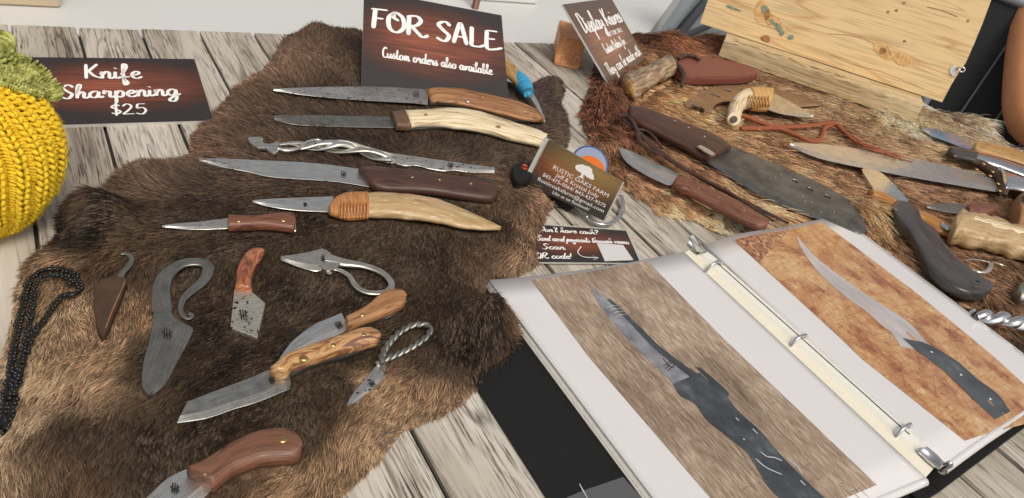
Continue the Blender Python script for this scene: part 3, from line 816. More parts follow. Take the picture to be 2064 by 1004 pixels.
# business card in a holder
C, n = on_sign([[0.4342, 0.5415, 0.055], [0.474, 0.464, 0.055], [0.4577, 0.4557, 0.014], [0.4179, 0.5331, 0.014]], [(1107, 281), (1255, 366), (1216, 445), (1061, 371)])
cd = thing('business_card', 'dark printed business card with a white tree in a clear holder', 'card', tuple(C[3]))
panel('card_face', C, .0012, M_cardp, M_cardp, cd, n)
fm, _ = quad_map(*C, lift=.0003)
print_text('RUSTIC OAKS FARM', fm, .20, .93, .52, .085, cd, M_letter, 'lettering')
print_text('Jeff & Krystal Judy', fm, .27, .83, .405, .085, cd, M_letter, 'lettering')
print_text('843-475-0064/ 843-437-9275', fm, .13, .95, .285, .08, cd, M_letter, 'lettering')
print_text('Rusticoaksfarm@gmail.com', fm, .10, .96, .165, .08, cd, M_letter, 'lettering')
print_text("Like us on facebook!", fm, .33, .80, .055, .07, cd, M_letter, 'lettering')
vs, fs = [], []
for (u, v_, ru, rv) in ((.55, .80, .075, .09), (.49, .79, .06, .07), (.62, .77, .06, .07), (.58, .85, .06, .07), (.52, .84, .05, .06), (.66, .74, .035, .04)):
    b = len(vs)
    lift = .00002 * len(fs)
    vs += [fm(u + ru * math.cos(k * math.pi / 8), v_ + rv * math.sin(k * math.pi / 8)) + n * lift for k in range(16)]; fs.append(tuple(range(b, b + 16)))
b = len(vs); vs += [fm(u, v_) + n * .0002 for u, v_ in ((.50, .625), (.60, .625), (.57, .65), (.56, .76), (.54, .76), (.535, .65))]; fs.append(tuple(range(b, b + 6)))
link_mesh('tree_emblem', vs, fs, M_letter, cd)
ch = thing('card_holder', 'clear acrylic holder with black base standing behind the business card', 'card holder', tuple(C[3] * .9))
E_ = [p - n * .0022 for p in C]
uu = C[1] - C[0]; uu /= np.linalg.norm(uu)
panel('back_plate', [E_[0] - uu * .006, E_[1] + uu * .001, E_[2] + uu * .001, E_[3] - uu * .006], .0018, M_clear, None, ch, n)
q = at(1052, 356, .006)
vv = (C[0] - C[3]) / np.linalg.norm(C[0] - C[3])
a0 = C[3] - n * .0045
P = [a0 - uu * .007, a0 + uu * .05, a0 + uu * .05 - n * .018, a0 - uu * .007 - n * .018]
plate('base', None, 0, .010, M_plastic, ch, .0012, False, world=[(p[0], p[1], .012) for p in P])
tube('wire_foot', [(1252, 395), (1256, 418), (1246, 440), (1224, 453), (1200, 449), (1184, 438)], 4.2, .006, M_chrome, ch, 30, 1.0, 8)
fl = thing('clip_light', 'small black clip with a red button on the fur beside the business card', 'clip', tuple(at(1052, 350, .014)))
plate('clip_body', [(1034, 334), (1050, 326), (1070, 331), (1074, 350), (1060, 366), (1038, 362)], .019, .008, M_plastic, fl, .002)
c = at(1057, 339, .0185)
v, f, u = sweep([c, c + np.array([0, 0, .003])], [.0038, .0030], 14); link_mesh('button', v, f, M_redp, fl, True, u)

# blue disc with an orange one on it, standing behind the card
bd = thing('round_tag', 'round blue tag with an orange disc in front standing behind the business card', 'tag', tuple(at(1190, 330, .02)))
def disc(name, px, py, z, rpx, m, parent, n, th=.003):
    c = at(px, py, z); r = rpx * mpp(c)
    a = np.cross(n, [0, 0, 1.0]); a /= np.linalg.norm(a); b = np.cross(n, a)
    v, f = [], []
    k_ = 40
    prof = [(0, .9), (.15, 1.0), (.85, 1.0), (1.0, .9)]
    for d, s in prof:
        for k in range(k_):
            t = 2 * math.pi * k / k_; v.append(c + (a * math.cos(t) + b * math.sin(t)) * r * s - n * th * d)
    for i in range(3):
        for k in range(k_): f.append((i * k_ + k, i * k_ + (k + 1) % k_, (i + 1) * k_ + (k + 1) % k_, (i + 1) * k_ + k))
    f += [tuple(range(k_)), tuple(range(3 * k_, 4 * k_))]
    o = link_mesh(name, v, f, m, parent); fix_normals(o); return o
nn = np.array([-.35, -.62, .70]); nn /= np.linalg.norm(nn)
disc('outer_disc', 1188, 331, .026, 39, M_bluep, bd, nn, .004)
disc('inner_disc', 1187, 347, .030, 34, M_orangep, bd, nn, .003)

# payment card lying on the planks
pc = thing('payment_card', 'laminated dark card with white brush lettering half under the brown fur edge', 'card', tuple(at(1190, 492, .002)))
P4 = [at(1085, 453, .0035), at(1262, 465, .0035), at(1290, 528, .0035), at(1070, 526, .0035)]
panel('laminate', [at(1080, 450, .0022), at(1266, 463, .0022), at(1297, 532, .0022), at(1066, 530, .0022)], .0008, M_clear, None, pc, np.array([0, 0, 1.0]))
panel('printed_card', P4, .0010, M_signp, M_signp, pc, np.array([0, 0, 1.0]))
fm, _ = quad_map(*P4, lift=.0004)
lettering("Don't have cash?", fm, .02, .66, .80, .15, .0011, pc, M_letter)
lettering("Send card payments through venmo", fm, .02, .97, .54, .15, .0011, pc, M_letter)
lettering("Scan", fm, .08, .30, .31, .15, .0012, pc, M_letter)
lettering("QR code!", fm, .03, .36, .06, .15, .0012, pc, M_letter)
ribbon([[fm(*p) for p in catmull([(.46, .42), (.42, .25), (.47, .12), (.60, .10)], 16)], [fm(*p) for p in ((.56, .15), (.61, .10), (.56, .04))]], .0009, np.array([0, 0, 1.0]), pc, 'arrow', M_letter)
W4 = [at(1203, 490, .0042), at(1256, 494, .0042), at(1277, 524, .0042), at(1219, 526, .0042)]
panel('white_patch', W4, .0004, M_paper, None, pc, np.array([0, 0, 1.0]))

# ------------------------------------------------------------------ maker's marks
def mark(px, py, s, z, parent, ang=0.0, name='maker_mark'):
    """Small etched maker's mark: crossed slanting strokes."""
    st = [[(-.5, -.9), (-.2, .9)], [(-.1, -.9), (.2, .9)], [(.3, -.8), (.55, .8)], [(-.8, -.2), (-.2, .15), (.3, .0), (.9, .35)], [(-.6, .5), (.1, .2), (.8, -.5)]]
    c, sn_ = math.cos(ang), math.sin(ang); S_ = []
    for k_ in st:
        S_.append([at(px + s * (c * a - sn_ * b), py + s * (sn_ * a + c * b), z) for a, b in resample(k_, 6)])
    return ribbon(S_, max(.0007, s * .15 * mpp(S_[0][0])), np.array([0, 0, 1.0]), parent, name, M_mark)

def knife(label, px, py, name='knife', group='knives laid out on the brown fur'):
    return thing(name, label, 'knife', tuple(at(px, py, .012)), group)

ZA = .0112
# 1 long knife, brown wood
k = knife('long knife with polished brown wood handle directly under the sale sign', 860, 205)
loft('blade', [(864, 182), (771, 177), (669, 177), (600, 179), (551, 181)], [(862, 212), (832, 208), (740, 203), (640, 195), (551, 183)], ZA + .003, .0026, M_steel_old, k, 'blade', bare=.55)
loft('tang', [(861, 186), (930, 186), (1000, 200), (1060, 218), (1097, 238)], [(866, 210), (906, 211), (974, 226), (1042, 243), (1098, 246)], ZA + .0015, .003, M_steel, k, 'flat')
loft('handle', [(860, 183), (876, 179), (923, 180), (974, 190), (1042, 206), (1076, 221), (1096, 240)], [(869, 206), (906, 207), (974, 221), (1042, 238), (1070, 243), (1085, 244), (1097, 242)], ZA + .0055, .008, M_wal_light, k, 'soft')
pin(943, 204, ZA + .0095, M_steel, k, .003); pin(974, 195, ZA + .0094, M_brass, k, .0016); pin(1058, 224, ZA + .0094, M_brass, k, .0016)
mark(838, 190, 9, ZA + .0045, k)
# 2 white handle
k = knife('long grey knife with white antler handle and brown bolster', 800, 242)
loft('blade', [(795, 238), (669, 235), (600, 234), (553, 235)], [(795, 258), (700, 256), (600, 252), (553, 242)], ZA, .0028, M_steel_dark, k, 'blade', bare=.5)
loft('bolster', [(788, 230), (800, 228), (814, 226)], [(799, 258), (814, 259), (829, 259)], ZA + .004, .013, M_bolster, k, 'soft', n=12)
loft('tang', [(826, 240), (906, 242), (991, 258), (1070, 284)], [(828, 262), (906, 259), (991, 272), (1076, 292)], ZA - .001, .003, M_steel_dark, k, 'flat')
loft('handle', [(813, 227), (856, 226), (889, 221), (940, 223), (991, 236), (1042, 253), (1085, 268), (1100, 280)], [(827, 257), (856, 252), (906, 255), (974, 266), (1042, 283), (1075, 290), (1090, 292), (1100, 284)], ZA + .005, .015, M_bone, k, 'round', lump=.06)
pin(858, 231, ZA + .0120, M_tanleather, k, .0022); pin(1005, 255, ZA + .0120, M_tanleather, k, .0026)
# 3 twisted forged
k = knife('all metal forged knife with twisted branching handle and pale grey blade', 760, 320)
loft('blade', [(996, 340), (940, 333), (863, 322), (800, 313), (770, 308)], [(996, 349), (950, 348), (920, 344), (895, 345), (863, 340), (840, 334), (815, 334), (770, 322)], ZA, .0035, M_steel_old, k, 'blade')
base_path = catmull([(792, 322), (728, 306), (680, 296), (640, 292), (598, 294), (560, 295)], 60)
W = np.array([at(x, y, ZA + .003) for x, y in base_path])
for ph, tn, rr3, m3 in ((0, 1.3, [.002, .0042, .0046, .0036, .002], M_steel_bright), (2.4, 1.9, [.002, .0034, .0042, .0036, .002], M_steel), (4.0, 1.1, [.002, .0038, .0032, .004, .002], M_steel_old)):
    v, f, u = sweep(helix(W, rr3, tn, ph, 1), [.0042, .0036, .0044, .0034, .0015], 10, .45); link_mesh('strand', v, f, m3, k, True, u)
foot(np.vstack([W + [0, .006, 0], (W - [0, .006, 0])[::-1]]))
plate('leaf_finial', [(500, 277), (528, 276), (531, 287), (545, 289), (560, 284), (566, 296), (556, 308), (543, 305), (535, 298), (520, 297), (508, 290)], ZA + .004, .003, M_steel_bright, k, .0008)
tube('curl', [(560, 300), (578, 304), (600, 300), (618, 287), (640, 282), (652, 288), (640, 295)], [3.5, 3.2, 3, 2.6, 2.2], ZA + .005, M_steel, k, 36)
tube('curl', [(640, 290), (690, 285), (740, 298), (790, 312), (812, 322)], [2.4, 3.2, 3.2, 2.4, 1.6], ZA + .006, M_steel_bright, k, 36)
mark(908, 333, 7, ZA + .0022, k)
# 4 dark brown handle
k = knife('long bright steel knife with dark brown handle and three brass pins', 735, 360)
loft('blade', [(726, 343), (631, 331), (515, 325), (440, 322), (401, 322)], [(750, 378), (670, 366), (554, 358), (500, 347), (440, 335), (401, 324)], ZA, .0028, M_steel, k, 'blade', bare=.75)
loft('handle', [(722, 342), (748, 339), (825, 347), (903, 357), (980, 364), (998, 374), (1002, 388)], [(751, 379), (779, 385), (864, 389), (941, 400), (985, 405), (998, 402), (1002, 392)], ZA + .003, .012, M_dkbrown, k, 'soft')
for p in ((831, 357), (886, 362), (949, 370)): pin(*p, ZA + .0088, M_brass, k, .0016)
mark(692, 351, 8, ZA + .0016, k)
# 5 antler tine
k = knife('knife with curved pale antler tine handle and copper coloured cord wrap', 760, 425)
loft('blade', [(672, 398), (593, 401), (550, 403), (509, 406)], [(668, 428), (593, 424), (534, 415), (509, 408)], ZA, .0026, M_steel, k, 'blade')
loft('handle', [(728, 393), (786, 392), (844, 397), (903, 411), (961, 435), (1009, 459)], [(732, 436), (806, 438), (864, 445), (922, 457), (972, 463), (1009, 462)], ZA + .004, .015, M_bone_t, k, 'round', tprof=[1, 1, .85, .6, .3], lump=.06)
loft('cord_wrap', [(662, 420), (672, 404), (693, 393), (715, 391), (739, 391)], [(663, 425), (668, 432), (701, 441), (720, 440), (743, 438)], ZA + .004, .0165, M_cord, k, 'round', tprof=[.5, .85, 1, 1])
for i in range(9):
    t = i / 8; x0 = 684 + 52 * t; 
    a = [(x0, 394 - 2.5 * t), (x0 + 5, 412), (x0 + 6, 439)]
    tube('cord_turn', [(x0 - 1, 396 - 3 * t), (x0 + 3, 404), (x0 + 5, 418), (x0 + 4, 434), (x0 + 3, 439)], 2.0, .0, M_cord, k, 12, zs=[ZA + .005, ZA + .0102, ZA + .0126, ZA + .0090, ZA + .005], register=False, sides=7)
mark(615, 412, 5, ZA + .0015, k)
# 6 paring knife
k = knife('small slim paring knife with brown handle and two brass pins', 460, 450)
loft('blade', [(462, 441), (399, 449), (360, 452), (327, 456)], [(462, 461), (399, 463), (360, 461), (327, 458)], ZA, .002, M_steel_old, k, 'blade')
loft('tang', [(461, 442), (527, 443), (575, 440), (596, 449)], [(461, 463), (527, 461), (573, 465), (596, 468)], ZA - .001, .0025, M_steel, k, 'flat')
loft('handle', [(460, 438), (495, 440), (527, 439), (560, 434), (585, 433), (593, 441), (595, 450)], [(460, 461), (495, 460), (527, 458), (560, 461), (580, 464), (592, 464), (595, 456)], ZA + .003, .010, M_redbrown, k, 'soft')
pin(481, 445, ZA + .0078, M_brass, k, .0020); pin(571, 444, ZA + .0078, M_brass, k, .0020)
# 7 neck knife in sheath
k = knife('small hooked neck knife in a dark brown leather sheath on tan fur', 225, 600)
plate('sheath', [(222, 557), (240, 556), (256, 561), (252, 575), (246, 592), (232, 625), (220, 655), (210, 676), (202, 672), (195, 655), (190, 625), (188, 600), (192, 574), (205, 562)], ZA + .004, .006, M_brownleather, k, .0012)
ribbon([[at(x, y, ZA + .0045) for x, y in catmull([(252, 566), (242, 590), (228, 622), (212, 662)], 20)]], .0006, np.array([0, 0, 1.0]), k, 'stitching', M_tanleather)
tube('hook_handle', [(238, 566), (246, 550), (258, 537), (265, 524), (261, 515), (252, 511), (242, 512)], [8, 7, 6.5, 6, 5, 4, 3], ZA + .002, M_steel_dark, k, 36, .5)
# 8 large scroll handle
k = knife('large dark steel knife with open scrolling loop handle forged in one piece', 345, 660)
loft('blade', [(311, 618), (306, 660), (301, 689), (290, 731), (286, 765), (287, 785), (299, 801)], [(350, 640), (372, 652), (389, 662), (384, 680), (358, 730), (333, 775), (304, 801)], ZA, .004, M_steel_dark, k, 'blade')
plate('shoulder', [(311, 622), (314, 610), (345, 610), (346, 630), (352, 642), (340, 652), (318, 640)], ZA + .0022, .004, M_steel_dark, k, .0006, register=False)
tube('scroll_handle', [(326, 632), (325, 610), (324, 585), (335, 556), (365, 533), (402, 529), (420, 540), (412, 564), (387, 586), (369, 604), (364, 624), (372, 639), (384, 641), (387, 634), (381, 632)], [18, 17.5, 17, 16, 15, 13.5, 12, 11.5, 11, 11, 11, 10.5, 10, 9.5, 9, 8, 6, 5, 4.5, 4, 3.5], ZA + .001, M_steel_dark, k, 110, .3, 16, sq=.5)
mark(336, 672, 13, ZA + .0024, k, .15)
# 9 mini cleaver
k = knife('tiny angular cleaver with pitted blade and curved red brown wood handle', 500, 600)
plate('blade', [(472, 583), (506, 586), (535, 611), (519, 681), (464, 660)], ZA + .002, .0032, M_steel_pit, k, .0006, curve=False)
loft('handle', [(473, 584), (476, 550), (486, 525), (503, 507), (519, 502), (531, 506)], [(508, 588), (508, 566), (513, 546), (523, 530), (529, 519), (533, 510)], ZA + .002, .010, M_burl2, k, 'soft', tprof=[.9, 1, 1, .8, .5])
mark(490, 634, 12, ZA + .0024, k)
# 10 bright forged scroll
k = knife('small bright hammered knife with loop handle ending in a curl', 680, 540)
loft('blade', [(650, 504), (641, 507), (610, 514), (565, 521)], [(664, 535), (639, 547), (600, 538), (566, 525)], ZA, .004, M_steel_bright, k, 'blade')
plate('shoulder', [(638, 512), (641, 503), (656, 502), (672, 514), (690, 526), (672, 542), (650, 540), (640, 528)], ZA + .003, .005, M_steel_bright, k, .001, register=False)
tube('scroll_handle', [(655, 522), (691, 530), (733, 536), (770, 550), (789, 571), (783, 586), (764, 591), (738, 589), (717, 577), (704, 557), (684, 545), (666, 543), (660, 549), (668, 552)], [15, 13.5, 11.5, 9.5, 8, 7.5, 7, 7, 7, 7, 6.5, 6, 5.5, 5, 4.5, 4], ZA + .001, M_steel_bright, k, 100, .5, 14, sq=.7)
mark(652, 520, 7, ZA + .0036, k, .3)
# 11 small chef knife
k = knife('small chef knife with light walnut handle lying above the burl handled knife', 690, 650)
loft('blade', [(688, 633), (660, 645), (629, 659), (587, 693), (558, 733)], [(703, 665), (655, 686), (603, 712), (580, 724), (559, 735)], ZA + .001, .0026, M_steel, k, 'blade')
loft('tang', [(699, 650), (740, 632), (775, 610), (814, 598)], [(704, 668), (745, 651), (790, 638), (819, 612)], ZA - .0005, .003, M_steel, k, 'flat')
loft('handle', [(696, 643), (733, 624), (765, 597), (783, 588), (798, 586), (812, 591), (817, 601)], [(702, 664), (744, 647), (785, 634), (800, 626), (810, 620), (816, 613), (818, 606)], ZA + .004, .010, M_wal_light, k, 'soft')
pin(730, 634, ZA + .0088, M_brass, k, .0018)
mark(683, 655, 10, ZA + .0028, k, -.5)
# 12 burl chef knife
k = knife('broad hammered chef knife with swirled burl wood handle', 560, 760)
loft('blade', [(545, 747), (490, 770), (420, 796), (378, 813)], [(584, 784), (524, 809), (472, 825), (418, 843), (357, 853)], ZA + .001, .003, M_steel_ham, k, 'blade')
plate('heel', [(541, 748), (562, 742), (584, 757), (587, 773), (580, 784), (560, 772)], ZA + .0026, .003, M_steel_ham, k, .0006, register=False, curve=False)
loft('tang', [(560, 756), (640, 724), (700, 706), (760, 688)], [(584, 761), (642, 735), (704, 718), (764, 696)], ZA + .0005, .003, M_steel_dark, k, 'flat')
loft('handle', [(543, 748), (577, 720), (629, 699), (681, 681), (720, 668), (740, 665), (758, 671), (766, 682)], [(561, 757), (582, 757), (587, 744), (639, 728), (691, 711), (735, 700), (757, 694), (766, 685)], ZA + .006, .011, M_burl, k, 'soft', ucv=(True, False))
pin(612, 722, ZA + .0114, M_brass, k, .0028); pin(733, 674, ZA + .0112, M_brass, k, .0018); pin(672, 695, ZA + .0113, M_brass, k, .0018)
mark(548, 766, 8, ZA + .003, k, -.4)
# 13 twisted loop
k = knife('little knife with twisted dark steel loop handle and leaf blade', 770, 730)
loft('blade', [(760, 736), (748, 752), (728, 775), (706, 803), (698, 821)], [(778, 736), (776, 752), (768, 768), (735, 797), (700, 822)], ZA, .0028, M_steel_old, k, 'blade')
lp = catmull([(768, 735), (772, 715), (781, 697), (804, 672), (831, 657), (857, 655), (868, 663), (858, 681), (828, 702), (797, 717), (772, 727), (764, 732)], 130)
W = np.array([at(x, y, ZA + .003) for x, y in lp])
foot(np.vstack([W[:65] + [0, .003, 0], W[65:]]))
for ph in (0, math.pi):
    v, f, u = sweep(helix(W, .0010, 9, ph, 1), [.0023, .0016, .0015, .0018], 9); link_mesh('twist_bar', v, f, M_steel_dark, k, True, u)
mark(750, 774, 8, ZA + .002, k, -.6)
# 14 front knife
k = knife('big knife with glossy reddish wood handle nearest the viewer', 430, 960)
loft('blade', [(378, 948), (337, 968), (296, 1006), (250, 1048), (215, 1085)], [(432, 984), (410, 1004), (380, 1030), (320, 1068), (215, 1090)], ZA, .0034, M_steel, k, 'blade')
loft('tang', [(420, 966), (470, 935), (535, 925), (600, 918)], [(433, 988), (474, 955), (524, 938), (568, 935), (605, 924)], ZA, .0035, M_steel, k, 'flat')
loft('handle', [(376, 950), (418, 929), (459, 902), (503, 880), (535, 871), (577, 869), (600, 884), (608, 903)], [(404, 968), (430, 987), (472, 953), (524, 936), (566, 933), (590, 930), (603, 924), (608, 912)], ZA + .006, .013, M_walnut, k, 'soft', ucv=(True, False))
pin(570, 886, ZA + .0124, M_brass, k, .0024); pin(417, 951, ZA + .0116, M_brass, k, .0024)
mark(352, 984, 12, ZA + .0022, k, .2)

# beaded cord
bc = thing('beaded_cord', 'black beaded lanyard cord looped on the tan fur below the pumpkin', 'cord', tuple(at(80, 680, .014)))
path = catmull([(4, 862), (10, 812), (22, 740), (31, 689), (44, 625), (57, 575), (78, 549), (115, 542), (146, 553), (161, 579), (148, 594), (125, 597), (96, 636), (60, 688), (34, 770), (22, 830), (10, 870)], 300)
W = np.array([at(x, y, ZA + .0015) for x, y in path])
v, f, u = sweep(W, .0016, 6); link_mesh('core', v, f, M_bead, bc, True, u)
inner = np.array([at(x, y, ZA + .003) for x, y in catmull([(24, 800), (44, 720), (62, 640), (66, 600), (72, 572), (92, 556), (126, 556), (144, 572)], 150)])
v, f, u = sweep(inner, .0013, 6); link_mesh('core', v, f, M_bead, bc, True, u)
V, F = [], []
def ball(c, r):
    b = len(V)
    for i in range(1, 5):
        for k_ in range(8):
            a, t = k_ * math.pi / 4, i * math.pi / 5
            V.append(c + r * np.array([math.sin(t) * math.cos(a), math.sin(t) * math.sin(a), math.cos(t)]))
    V.extend([c + [0, 0, r], c - [0, 0, r]])
    for i in range(3):
        for k_ in range(8): F.append((b + i * 8 + k_, b + (i + 1) * 8 + k_, b + (i + 1) * 8 + (k_ + 1) % 8, b + i * 8 + (k_ + 1) % 8))
    for k_ in range(8):
        F.append((b + 32, b + k_, b + (k_ + 1) % 8)); F.append((b + 33, b + 24 + (k_ + 1) % 8, b + 24 + k_))
for W_, off in ((W, .0017), (inner, .0012)):
    L_ = np.linalg.norm(np.diff(W_, axis=0), axis=1).sum(); nb = int(L_ / .0030)
    for q_ in resample(W_, nb):
        for s_ in (-1, 1):
            ball(q_ + np.array([rng.normal(0, .0003) + s_ * off * .8, s_ * off * .6 + rng.normal(0, .0003), rng.uniform(0, .001)]), .00135 * rng.uniform(.75, 1.2))
o = link_mesh('beads', V, F, M_bead, bc, True); o['kind'] = 'stuff'
for i in range(0, 296, 6): foot(np.vstack([W[i:i + 7] + [.003, .002, 0], (W[i:i + 7] - [.003, .002, 0])[::-1]]))

# blue wrapped knife behind the sale sign
k = knife('small pointed knife with tan handle bound in bright blue cord', 1060, 180)
loft('handle', [(1018, 118), (1036, 134), (1058, 156)], [(1000, 140), (1020, 152), (1042, 172)], ZA + .012, .013, M_tanwood, k, 'round')
tube('blue_wrap', [(1042, 152), (1050, 163), (1058, 175), (1066, 188)], [11, 15, 15.5, 11], ZA + .012, M_blue, k, 20)
for i in range(6):
    t = i / 5; cx_, cy_ = 1045 + 18 * t, 156 + 27 * t; W_ = at(cx_, cy_, ZA + .012); ax_ = at(1066, 188, ZA + .012) - at(1042, 152, ZA + .012); ax_ /= np.linalg.norm(ax_); s1 = np.array([-ax_[1], ax_[0], 0]); r_ = (14.5 - 10 * (t - .5) ** 2 * 2) * mpp(W_)
    v, f, u = sweep([W_ + s1 * math.cos(a) * r_ + np.array([0, 0, math.sin(a) * r_]) for a in np.linspace(0, 2 * math.pi, 20)], .0011, 6, up=ax_); link_mesh('wrap_turn', v, f, M_blue, k, True, u)
loft('blade', [(1058, 184), (1076, 210), (1096, 241)], [(1070, 180), (1086, 208), (1098, 240)], ZA + .010, .003, M_steel, k, 'blade')
# ------------------------------------------------------------------ things on the red and tan fur
ZB = .0165
GB = 'knives laid out on the red tan fur'
# antler handled sheath knife
k = knife('knife with thick brown antler handle in a red leather sheath below the display sign', 1380, 140, group=GB)
loft('handle', [(1253, 158), (1268, 150), (1299, 139), (1325, 125), (1340, 119)], [(1280, 198), (1288, 192), (1300, 184), (1323, 167), (1364, 145)], ZB + .006, .024, M_antler_d, k, 'round', lump=.14)
loft('handle_end', [(1255, 163), (1262, 160)], [(1276, 193), (1284, 190)], ZB + .008, .018, M_tanwood, k, 'round', n=4, register=False)
tube('guard', [(1335, 116), (1352, 124), (1368, 136), (1377, 148), (1378, 162), (1373, 175)], [5, 5.5, 5, 5, 4.5, 3], ZB + .012, M_dkleather, k, 24, 1.2, register=False)
plate('sheath', [(1347, 124), (1362, 117), (1385, 114), (1418, 114), (1450, 118), (1480, 123), (1508, 130), (1528, 140), (1522, 149), (1493, 154), (1455, 155), (1420, 155), (1390, 153), (1370, 144)], ZB + .010, .012, M_redleather, k, .004)
ribbon([[at(x, y, ZB + .0102) for x, y in catmull([(1392, 151), (1422, 153), (1455, 153), (1492, 152), (1518, 147)], 30)]], .0011, np.array([0, 0, 1.0]), k, 'stitching', M_tanleather)
tube('belt_loop', [(1366, 119), (1380, 112), (1396, 113), (1410, 121)], [4, 5, 5, 3], ZB + .013, M_dkleather, k, 20, .8, register=False)
tube('buckle', [(1393, 154), (1410, 157), (1432, 155), (1448, 155)], [2.5, 3, 3, 2], ZB + .004, M_steel, k, 14, .7, register=False)
# cut out steel knife, brown reflection painted into its colour
k = knife('flat steel knife coloured as if reflecting brown with slotted cut out skeleton handle under the claw knife', 1440, 195, group=GB)
plate('handle', [(1379, 208), (1392, 198), (1408, 188), (1424, 180), (1446, 173), (1475, 171), (1500, 172), (1515, 177), (1512, 200), (1490, 206), (1472, 204), (1454, 206), (1440, 213), (1434, 225), (1425, 236), (1417, 231), (1420, 222), (1410, 214), (1396, 215), (1384, 215)], ZB + .001, .004, M_steel_brownrefl, k, .0007)
loft('blade', [(1508, 173), (1562, 181), (1614, 194), (1655, 210)], [(1508, 204), (1560, 212), (1610, 216), (1655, 213)], ZB - .001, .0034, M_steel_brownrefl, k, 'blade')
for a, b in (((1431, 189), (1451, 196)), ((1458, 180), (1474, 186)), ((1490, 179), (1496, 181)), ((1394, 211), (1412, 220))):
    tube('slot', [a, ((a[0] + b[0]) / 2, (a[1] + b[1]) / 2), b], 2.4, ZB + .0010, M_iron, k, 8, .35, 8, register=False)
    tube('slot_rim', [(a[0], a[1] - 2.6), ((a[0] + b[0]) / 2, (a[1] + b[1]) / 2 - 2.6), (b[0], b[1] - 2.6)], .8, ZB + .0012, M_chrome, k, 8, .5, 6, register=False)
# claw knife with lanyard
k = knife('claw shaped bone knife with sinew wrap and orange braided lanyard', 1520, 205, group=GB)
loft('handle', [(1468, 236), (1468, 214), (1480, 196), (1500, 185), (1530, 184)], [(1493, 238), (1497, 224), (1505, 216), (1517, 213), (1535, 217)], ZB + .010, .024, M_bone, k, 'round', tprof=[.6, .8, 1, 1, 1])
disc('lanyard_eye', 1480, 240, ZB + .014, 13, M_bone, k, np.array([-.5, -.7, .5]) / .995, .006)
c_ = at(1480, 240, ZB + .0142); disc('eye_hole', 1480, 240.5, ZB + .0152, 6.5, M_dkleather, k, np.array([-.5, -.7, .5]) / .995, .002)
loft('sinew_wrap', [(1503, 184), (1525, 182), (1554, 184)], [(1518, 216), (1535, 219), (1549, 219)], ZB + .010, .027, M_sinew, k, 'round', n=14)
for i in range(7):
    t = i / 6
    tube('sinew_turn', [(1507 + 42 * t, 187), (1510 + 40 * t, 193), (1514 + 36 * t, 205), (1517 + 33 * t, 215)], 1.8, 0, M_sinew, k, 10, zs=[ZB + .015, ZB + .022, ZB + .022, ZB + .013], register=False, sides=6)
loft('blade', [(1551, 194), (1562, 192), (1600, 212), (1639, 235)], [(1546, 221), (1575, 230), (1610, 235), (1638, 237)], ZB + .006, .004, M_steel_bright, k, 'blade')
ly = thing('braided_lanyard', 'orange braided leather lanyard with a tassel tied to the claw knife', 'lanyard', tuple(at(1600, 260, .02)))
def braid(name, path, r, z, m, parent, n=240, turns=14):
    p = catmull(path, n); W = np.array([at(x, y, z) for x, y in p])
    for i in range(0, n - 6, 5): foot(np.vstack([W[i:i + 6] + [0, .002, 0], (W[i:i + 6] - [0, .002, 0])[::-1]]))
    V, F = [], []
    for ph in (0, 2.09, 4.19):
        v, f, u = sweep(helix(W, r, turns * 2.2, ph, 1), r * .62, 7); F += [tuple(i + len(V) for i in q_) for q_ in f]; V += list(v)
    o = link_mesh(name, V, F, m, parent, True); o['kind'] = 'stuff'; return o
braid('braid', [(1487, 231), (1505, 236), (1524, 244), (1562, 255), (1601, 256), (1640, 253), (1660, 249), (1676, 249), (1690, 254), (1700, 266)], .0022, ZB + .006, M_orange, ly)
braid('braid', [(1493, 259), (1537, 259), (1568, 259), (1601, 271), (1622, 281), (1640, 285), (1652, 280), (1658, 268), (1662, 258), (1676, 252)], .0022, ZB + .004, M_orange, ly)
for i in range(9):
    o_ = rng.uniform(-5, 5, 5); e_ = rng.uniform(-30, 16)
    tube('tassel_strand', [(1699, 264), (1722, 280 + o_[0]), (1755, 297 + o_[1]), (1795, 311 + o_[2]), (1832 + e_, 324 + o_[3])], [2.2, 2.2, 1.9, 1.5, .8], ZB + .004 + .0006 * i, M_orange, ly, 24, .6, 6, register=(i < 3))
tube('knot', [(1688, 252), (1695, 260), (1703, 268)], 5, ZB + .006, M_orange, ly, 10, .9, 8)
# large machete
k = knife('large dark steel cleaver with long dark brown wood handle and pierced blade', 1480, 320, group=GB)
loft('blade', [(1458, 291), (1554, 329), (1642, 367), (1703, 402), (1735, 438), (1748, 470)], [(1414, 320), (1467, 355), (1532, 394), (1598, 425), (1660, 446), (1730, 474)], ZB + .001, .004, M_cleaver, k, 'blade', grind=-.75)
loft('handle', [(1266, 221), (1290, 220), (1335, 235), (1405, 261), (1458, 286), (1473, 300)], [(1268, 238), (1290, 252), (1330, 272), (1375, 296), (1408, 314), (1432, 321)], ZB + .006, .015, M_dkbrown, k, 'soft')
loft('bolster_edge', [(1405, 296), (1420, 306), (1436, 314)], [(1412, 294), (1430, 303), (1442, 312)], ZB + .0145, .002, M_steel, k, 'flat', n=8, register=False)
for p in ((1603, 366), (1633, 382), (1668, 397)):
    tube('pierced_slot', [(p[0] - 6, p[1] - 3), p, (p[0] + 6, p[1] + 3)], 2.2, ZB + .0031, M_mark, k, 8, .3, 8, register=False)
    tube('slot_rim', [(p[0] - 5, p[1] - 5), (p[0] + 1, p[1] - 3), (p[0] + 7, p[1] + 1)], .9, ZB + .0033, M_chrome, k, 8, .4, 6, register=False)
for p in ((1563, 357), (1575, 352), (1617, 397), (1623, 405), (1636, 408), (1655, 428), (1681, 427)):
    pin(*p, ZB + .0031, M_chrome, k, .0009, 'fleck')
